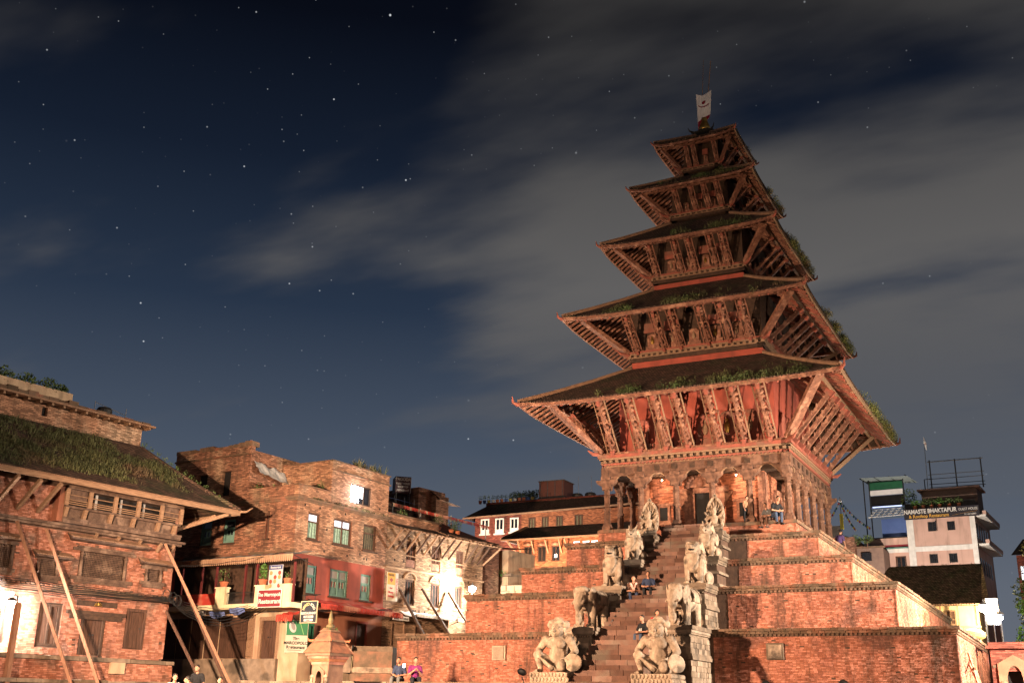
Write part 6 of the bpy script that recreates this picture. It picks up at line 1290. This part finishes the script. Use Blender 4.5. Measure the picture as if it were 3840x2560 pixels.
bd_ = sign('lamp_signboard', (12.77,-3.75,3.14), R(8), .48, 1.1, WHITE, 'white signboard fixed below the blazing amber lamp'); MB().tube([(0,.06,-5.05),(0,.06,.5)], .03, 6).build('post', DKMETAL, bd_); MB().box(-.18,.18,-.01,-.002,-.3,.3).build('panel', paint('cream2', (.6,.5,.35)), bd_)
MB().sph((0,0,0), (.46,.3,.22), (0,.15,0), 12, 8).build('cloth_bundle', cloth('ochre', (.55,.40,.14)), None, 'ochre cloth bundle resting on the plinth corner below the amber lamp', 'bundle').location = (12.0,-3.9,2.2)
wf = empty('wooden_trestle', (12.35,-9.0,-.36), R(90), 'rough wooden trestle leaning on the right face of the lowest plinth', 'trestle')
for p, q in (((-1.2,-.1,0),(-.9,.2,1.5)), ((-.6,-.15,0),(-1.2,.2,1.1)), ((-1.3,0,.9),(.9,.15,1.35)), ((-.4,-.1,0),(1.2,.2,1.2)), ((.6,-.1,0),(.2,.2,1.15))): MB().beam(p, q, .07, .07).build('pole', ORW, wf)
bs_ = sign('blue_banner', (12.12,.95,1.08), R(90), .35, .95, paint('bannerblue', (.12,.25,.62)), 'narrow blue and white banner on the right face of the lowest plinth'); MB().box(-.17,.17,-.01,-.002,-.45,-.15).build('white_band', WHITE, bs_)
# ================================================================== little street shrine
SH = empty('street_shrine', (-8.85,-21.55,-1.95), R(-6), 'small brick street shrine with tiered roof and arched niche', 'shrine')
s_ = .40; body = MB(); wall(body, -s_, s_, 0, 2.55, [(-.15,.15,.95,1.95)], .3, -s_); body.box(-s_,s_,-s_+.302,s_,0,2.55); body.add([(-s_,-s_,0),(-s_,-s_+.31,0),(-s_,-s_+.31,2.55),(-s_,-s_,2.55)], [(3,2,1,0)]); body.add([(s_,-s_,0),(s_,-s_+.31,0),(s_,-s_+.31,2.55),(s_,-s_,2.55)], [(0,1,2,3)])
SHS = mat('shrine_stone', (.26,.145,.098), (.17,.092,.064), (.12,.075,.055), scale=3, bump=.4, stain=.4)
body.build('body', SHS, SH); MB().box(-.17,.17,-s_+.26,-s_+.3,.9,2.0).build('niche_back', DARK, SH)
ar = MB(); ar.prism([(-.24,.9),(-.15,.9),(-.15,1.72)]+[(.15*math.cos(a), 1.72+.26*math.sin(a)**1.4) for a in [math.pi-math.pi*i/10 for i in range(1,10)]]+[(.15,1.72),(.15,.9),(.24,.9),(.25,1.95),(0,2.12),(-.25,1.95)], -s_-.05, -s_+.01); ar.build('niche_arch', SHS, SH)
for sx in (-1,1): MB().box(sx*.35-.06,sx*.35+.06,-s_-.06,-s_,.9,1.72).build('colonnette', STONE, SH); MB().sph((sx*.33,-s_-.05,1.78), (.1,.06,.07), None, 8, 6).build('scroll', STONE, SH)
MB().sph((.06,-s_+.22,1.35), (.05,.03,.12), None, 8, 6).build('idol', GOLD, SH)
for z, e, m_ in ((2.2,.03,BRICK),(2.3,.08,TERRA),(2.4,.13,BRICK),(2.5,.2,COPING)): MB().box(-s_-e,s_+e,-s_-e,s_+e,z,z+.095).build('cornice', m_, SH)
for i in range(14): MB().box(-s_+i*.058,-s_+.03+i*.058,-s_-.11,-s_-.07,2.32,2.38).build('dentil', TERRA, SH)
MB().frus(.66,2.6,.40,3.0).build('roof', mat('shrine_tile', (.26,.10,.055), (.12,.056,.038), (.075,.05,.035), scale=4, bump=.5), SH); MB().frus(.46,3.0,.42,3.07).build('roof_edge', COPING, SH); MB().frus(.40,3.07,.24,3.36).build('roof', MATS['shrine_tile'], SH); MB().frus(.30,3.36,.16,3.5).build('moss_cap', COPING, SH)
for a in range(4): MB(Matrix.Rotation(R(90*a),4,'Z')).tube([(.40,-.40,3.03),(.52,-.52,3.04),(.55,-.55,3.12)], [.05,.04,.015], 6).build('corner_spur', TERRA, SH); MB(Matrix.Rotation(R(90*a),4,'Z')).tube([(.64,-.64,2.6),(.40,-.40,3.0)], .035, 6).build('hip_ridge', COPING, SH)
MB().lathe([(.15,3.5),(.17,3.56),(.12,3.64),(.07,3.68),(.10,3.74),(.09,3.86),(.06,3.92),(.065,3.97),(.02,4.14)], n=12).build('finial', mat('weathered_bronze', (.16,.11,.05), (.08,.07,.04), rough=.6, metal=.4), SH, smooth=True)
tufts(MB(), [(random.uniform(-.3,.3),random.uniform(-.3,.3),3.45) for _ in range(14)], .08, 5, .04, .01).build('moss', FOL, SH, kind='stuff')
# ================================================================== parked motorcycles, people in the street, cables
def bike(loc, rz, label, light=0, sides=(-1,1), mz=1.16):
    o = empty('motorcycle', loc, rz, label, 'motorcycle', 'parked motorcycles')
    for y in (-.62,.62):
        t = MB(); n = 20
        for k in range(n):
            a, b = 2*math.pi*k/n, 2*math.pi*(k+1)/n; t.tube([(0,y+.27*math.cos(a),.3+.27*math.sin(a)),(0,y+.27*math.cos(b),.3+.27*math.sin(b))], .055, 6, False)
        w_ = t.build('wheel', CABLE, o); MB().lathe([(.06,-.05),(.06,.05)], n=10).build('hub', METAL, w_).matrix_local = Matrix.Translation((0,y,.3)) @ Matrix.Rotation(R(90),4,'Y')
    MB().sph((0,-.1,.78), (.14,.3,.14)).build('tank', paint('bikered', (.2,.012,.012)), o, smooth=True); MB().box(-.12,.12,.15,.72,.74,.84).build('seat', CABLE, o); MB().box(-.12,.12,-.25,.3,.3,.62).build('engine', METAL, o)
    MB().tube([(0,-.62,.3),(0,-.42,.95)], .035, 8).build('fork', METAL, o); MB().tube([(-.36,-.28,.98),(-.15,-.42,.98),(.15,-.42,.98),(.36,-.28,.98)], .016, 6).build('handlebar', DKMETAL, o); MB().sph((0,-.52,.86), (.1,.09,.1)).build('headlamp', GLASS if not light else glow('headlamp', (1,.86,.6), 60), o)
    for s in sides:
        MB().tube([(s*.24,-.35,.99),(s*.33,-.38,1.05),(s*.36,-.37,mz-.04)], .006, 6).build('mirror_stem', DKMETAL, o); m_ = MB().sph((0,0,0), (.046,.016,.030), (0,R(18),0), 14, 10).build('mirror', CABLE, o, smooth=True); m_.location = (s*.36,-.37,mz)
        g_ = MB().sph((0,.013,0), (.040,.009,.025), (0,R(18),0), 12, 8).build('mirror_glass', METAL, o); g_.location = (s*.36,-.37,mz)
    if light:
        li = bpy.data.lights.new('headlamp_light', 'SPOT'); li.energy = light; li.color = (1,.80,.48); li.spot_size = R(70); li.spot_blend = .9; li.shadow_soft_size = .06
        q = bpy.data.objects.new('headlamp_light', li); COL.objects.link(q); q.parent = o; q.location = (0,-.66,.86); q.rotation_euler = (R(97),0,R(180))
    return o
bike((11.7,-45.98,-1.95), R(8), 'motorcycle in the foreground whose left mirror shows beside the left wrestler', 0, (-1,)); bike((14.42,-47.33,-1.95), R(-30), 'motorcycle in the foreground whose two dark mirrors show before the right plinth', 0, (-1,1), 1.04)
bike((-14.0,-17.2,-1.95), R(205), 'motorcycle with its headlamp shining on the foot of the restaurant house', 260)
person((-12.4,-25.6,-1.95), R(60), 'person in a white shirt standing in the street before the timber prop', 'stand', WHC, GREYC)
person((-12.05,-25.15,-1.95), R(-60), 'dark-haired person facing the one in the white shirt', 'stand', BROWNC, BLK, sc=.96)
person((-14.7,-21.9,-1.55), R(20), 'person in black walking past the corner of the brick house', 'stand', BLK, BLK, sc=1.02)
person((-9.6,-26.4,-1.95), R(30), 'person in a tan top at the foot of the slanting timber prop', 'stand', TANC, GREYC, sc=.93)
CB = 'overhead cables'
def cable(p, q, sag, n=18, r=.014, lab='black overhead cable looping between the brick house and the restaurant', m=CABLE):
    P, Q = Vector(p), Vector(q); o = MB().tube([P.lerp(Q, k/n)+Vector((0,0,-sag*4*(k/n)*(1-k/n)+.02*math.sin(k*1.7))) for k in range(n+1)], r, 5).build('overhead_cable', m, None, lab, 'cable', CB); return o
for i in range(7): cable(loc_in(H1, (-12.5,-.35-.05*i,3.45-.04*i)), loc_in(H1, (-.1,-.3-.03*i,3.25-.03*i)), .05+.05*i, lab='black cable strung along the front of the old brick house')
for i in range(7): cable(loc_in(H1, (-.1,-.3,3.3-.05*i)), loc_in(H2, ML @ Vector((-1.2+.2*i,-1.5,3.25-.03*i))), .35+.09*i)
for i in range(4): cable(loc_in(H2, ML @ Vector((.3+.1*i,-1.4,3.2))), loc_in(H2, (7.2,-.7,3.6+.05*i)), .12+.04*i, lab='black cable strung along the red restaurant wall')
cable(loc_in(H1, (-.1,-.3,4.6)), loc_in(H2, ML @ Vector((.0,-.2,5.9))), .15, lab='single thin cable from the brick house to the restaurant corner'); cable(loc_in(H1, (-8.0,-.9,2.6)), loc_in(H1, (-1.2,-.3,4.9)), .3, r=.008, lab='single thin cable slanting up across the brick house front')
for i, u in enumerate((-.55,-.2,.05)):
    MB().tube([(.22*math.cos(a*.5)*(1+.1*math.sin(a*3)),.05*math.sin(a*1.7),.24*math.sin(a*.5)) for a in range(38)], .012, 5).build('cable_coil', CABLE, None, ('tangled cable coil hanging left of the house corner','tangled cable coil hanging at the house corner','tangled cable coil hanging right of the house corner')[i], 'cable coil', 'cable coils').location = loc_in(H1, (u,-.5,3.3-.1*i))
    bpy.data.objects[('cable_coil', 'cable_coil.001', 'cable_coil.002')[i]].rotation_euler = (0,0,f1['rz'])

# ================================================================== street lamps and an added fill lamp (each with its own light)
def lamp(name, loc, label, power, col, ground=-1.95, bulb=.12, arm=(0, 0), soft=.15, ligh=(0, 0, -.25), estr=60, group='street lamps', hood=None, aim=None):
    o = empty('street_lamp', (loc[0]-arm[0], loc[1]-arm[1], ground), 0, label, 'street lamp', group); h = loc[2]-ground
    MB().tube([(0,0,0),(0,0,.3),(0,0,.31),(0,0,h+.3)], [.08,.08,.045,.035], 10).build('post', DKMETAL, o)
    MB().tube([(0,0,h+.25),(arm[0]*.5,arm[1]*.5,h+.36),(arm[0],arm[1],h+.2)], .022, 8).build('arm', DKMETAL, o)
    MB().lathe([(.04,.26),(.13,.22),(.17,.14),(.16,.12)], (arm[0],arm[1],h), 14).build('shade', DKMETAL, o)
    if hood: MB().lathe([(.05,h+ligh[2]+hood[1]+.12),(hood[0],h+ligh[2]+hood[1]),(hood[0]+.01,h+ligh[2]+hood[1]-.02),(hood[0]-.02,h+ligh[2]+hood[1]-.01),(.04,h+ligh[2]+hood[1]+.10)], (arm[0]+ligh[0],arm[1]+ligh[1],0), 20).build('hood', DKMETAL, o)  # hood added to cut upward light and dim the upper roofs
    MB().sph((arm[0],arm[1],h), bulb, None, 14, 10).build('bulb', glow(name, col, estr), o, smooth=True)
    li = bpy.data.lights.new(name, 'SPOT' if aim else 'POINT'); li.energy = power; li.color = col; li.shadow_soft_size = soft
    lo = bpy.data.objects.new(name, li); COL.objects.link(lo); lo.parent = o; lo.location = (arm[0]+ligh[0], arm[1]+ligh[1], h+ligh[2])
    if aim:
        li.spot_size = R(aim[3]); li.spot_blend = 1.0; lo.rotation_euler = (Vector(aim[:3])-Vector(loc)-Vector(ligh)).to_track_quat('-Z', 'Y').to_euler()
    return o
SODIUM = (1.0, .66, .42); WARM = (1.0, .82, .64)
lamp('square', (-8.6, -39.2, 4.9), 'street lamp on the near side of the square facing the pagoda front', 132000, SODIUM, estr=400, soft=.3, hood=(.6, .30), aim=(-8.0, -8, 3, 98))
lamp('square_fill', (9.0, -60.0, 5.2), 'added fill lamp, unseen behind the viewer on the open side of the square', 15000, SODIUM, estr=400, soft=.5)  # fill light added behind the camera to lift the dim fronts
lamp('kerbside', (23.0, -12.6, 5.0), 'street lamp out of view east of the pagoda stairs', 105000, WARM, estr=300, soft=.28, hood=(.6, .34), aim=(4, -8, 2, 104))
lamp('shopfront', (-20.55, -26.15, 2.3), 'dazzling white lamp close to the wall of the strutted brick house', 2300, (1, .88, .78), estr=120, bulb=.15, arm=(-.3, 0), ligh=(.05, -.05, -.3), soft=.1)
lamp('lane', (-14.95, .3, 5.3), 'dazzling white lamp at the corner of the pale house with wooden struts', 3000, (1, .88, .74), estr=120, bulb=.2, ligh=(.3, -.4, -.2))
lamp('corner', (12.45, -3.95, 3.28), 'blazing amber lamp beside the right end of the lowest plinth', 4200, (1.0, .80, .54), estr=100, bulb=.2, ligh=(.25, .45, .1))
lamp('corner_small', (13.05, -3.9, 2.86), 'small bluish lamp right of the blazing amber lamp', 60, (.7, .82, 1), estr=100, bulb=.1, ligh=(0, -.18, -.1))
lamp('back_lane', (-19.0, 16.5, 6.2), 'street lamp in the lane behind the left plinths', 20000, SODIUM, estr=200)
lamp('back_lane', (-27.5, 25.5, 9.5), 'street lamp below the white arched windows of the dark red house', 11000, WARM, estr=200)
lamp('guest_house', (5.5, 33.0, 5.5), 'street lamp in front of the pink guest house', 18000, (1, .86, .74), estr=200)
lamp('eave', (11.1, 16.9, 4.75), 'amber lamp under the eave of the low tiled house', 1300, (1.0, .76, .45), estr=120, bulb=.12, ligh=(-.4, -.2, -.2))
bpy.data.scenes.remove(BENCH)
for i, (x, y) in enumerate(((-1.85, -3.95), (1.95, -3.95), (3.95, -.6), (3.95, 2.6))):
    o = empty('hanging_bulb', (x, y, 9.85), 0, ('bare bulb hanging in the second front bay of the pagoda arcade', 'bare bulb hanging in the fourth front bay of the pagoda arcade', 'bare bulb hanging in the middle of the right arcade', 'bare bulb hanging near the back of the right arcade')[i], 'light bulb', 'bulbs in the pagoda arcade')
    MB().tube([(0,0,.06),(0,0,.42)], .008, 5).build('flex', CABLE, o); MB().lathe([(.02,.03),(.03,.05),(.02,.09)], n=8).build('socket', DKMETAL, o); MB().sph((0,0,0), .035, None, 10, 8).build('glass', glow('bulb', (1,.75,.45), 40), o)
    li = bpy.data.lights.new('bulb_light', 'POINT'); li.energy = 55; li.color = (1,.62,.35); li.shadow_soft_size = .04; lo = bpy.data.objects.new('bulb_light', li); COL.objects.link(lo); lo.parent = o; lo.location = (0,0,-.08)
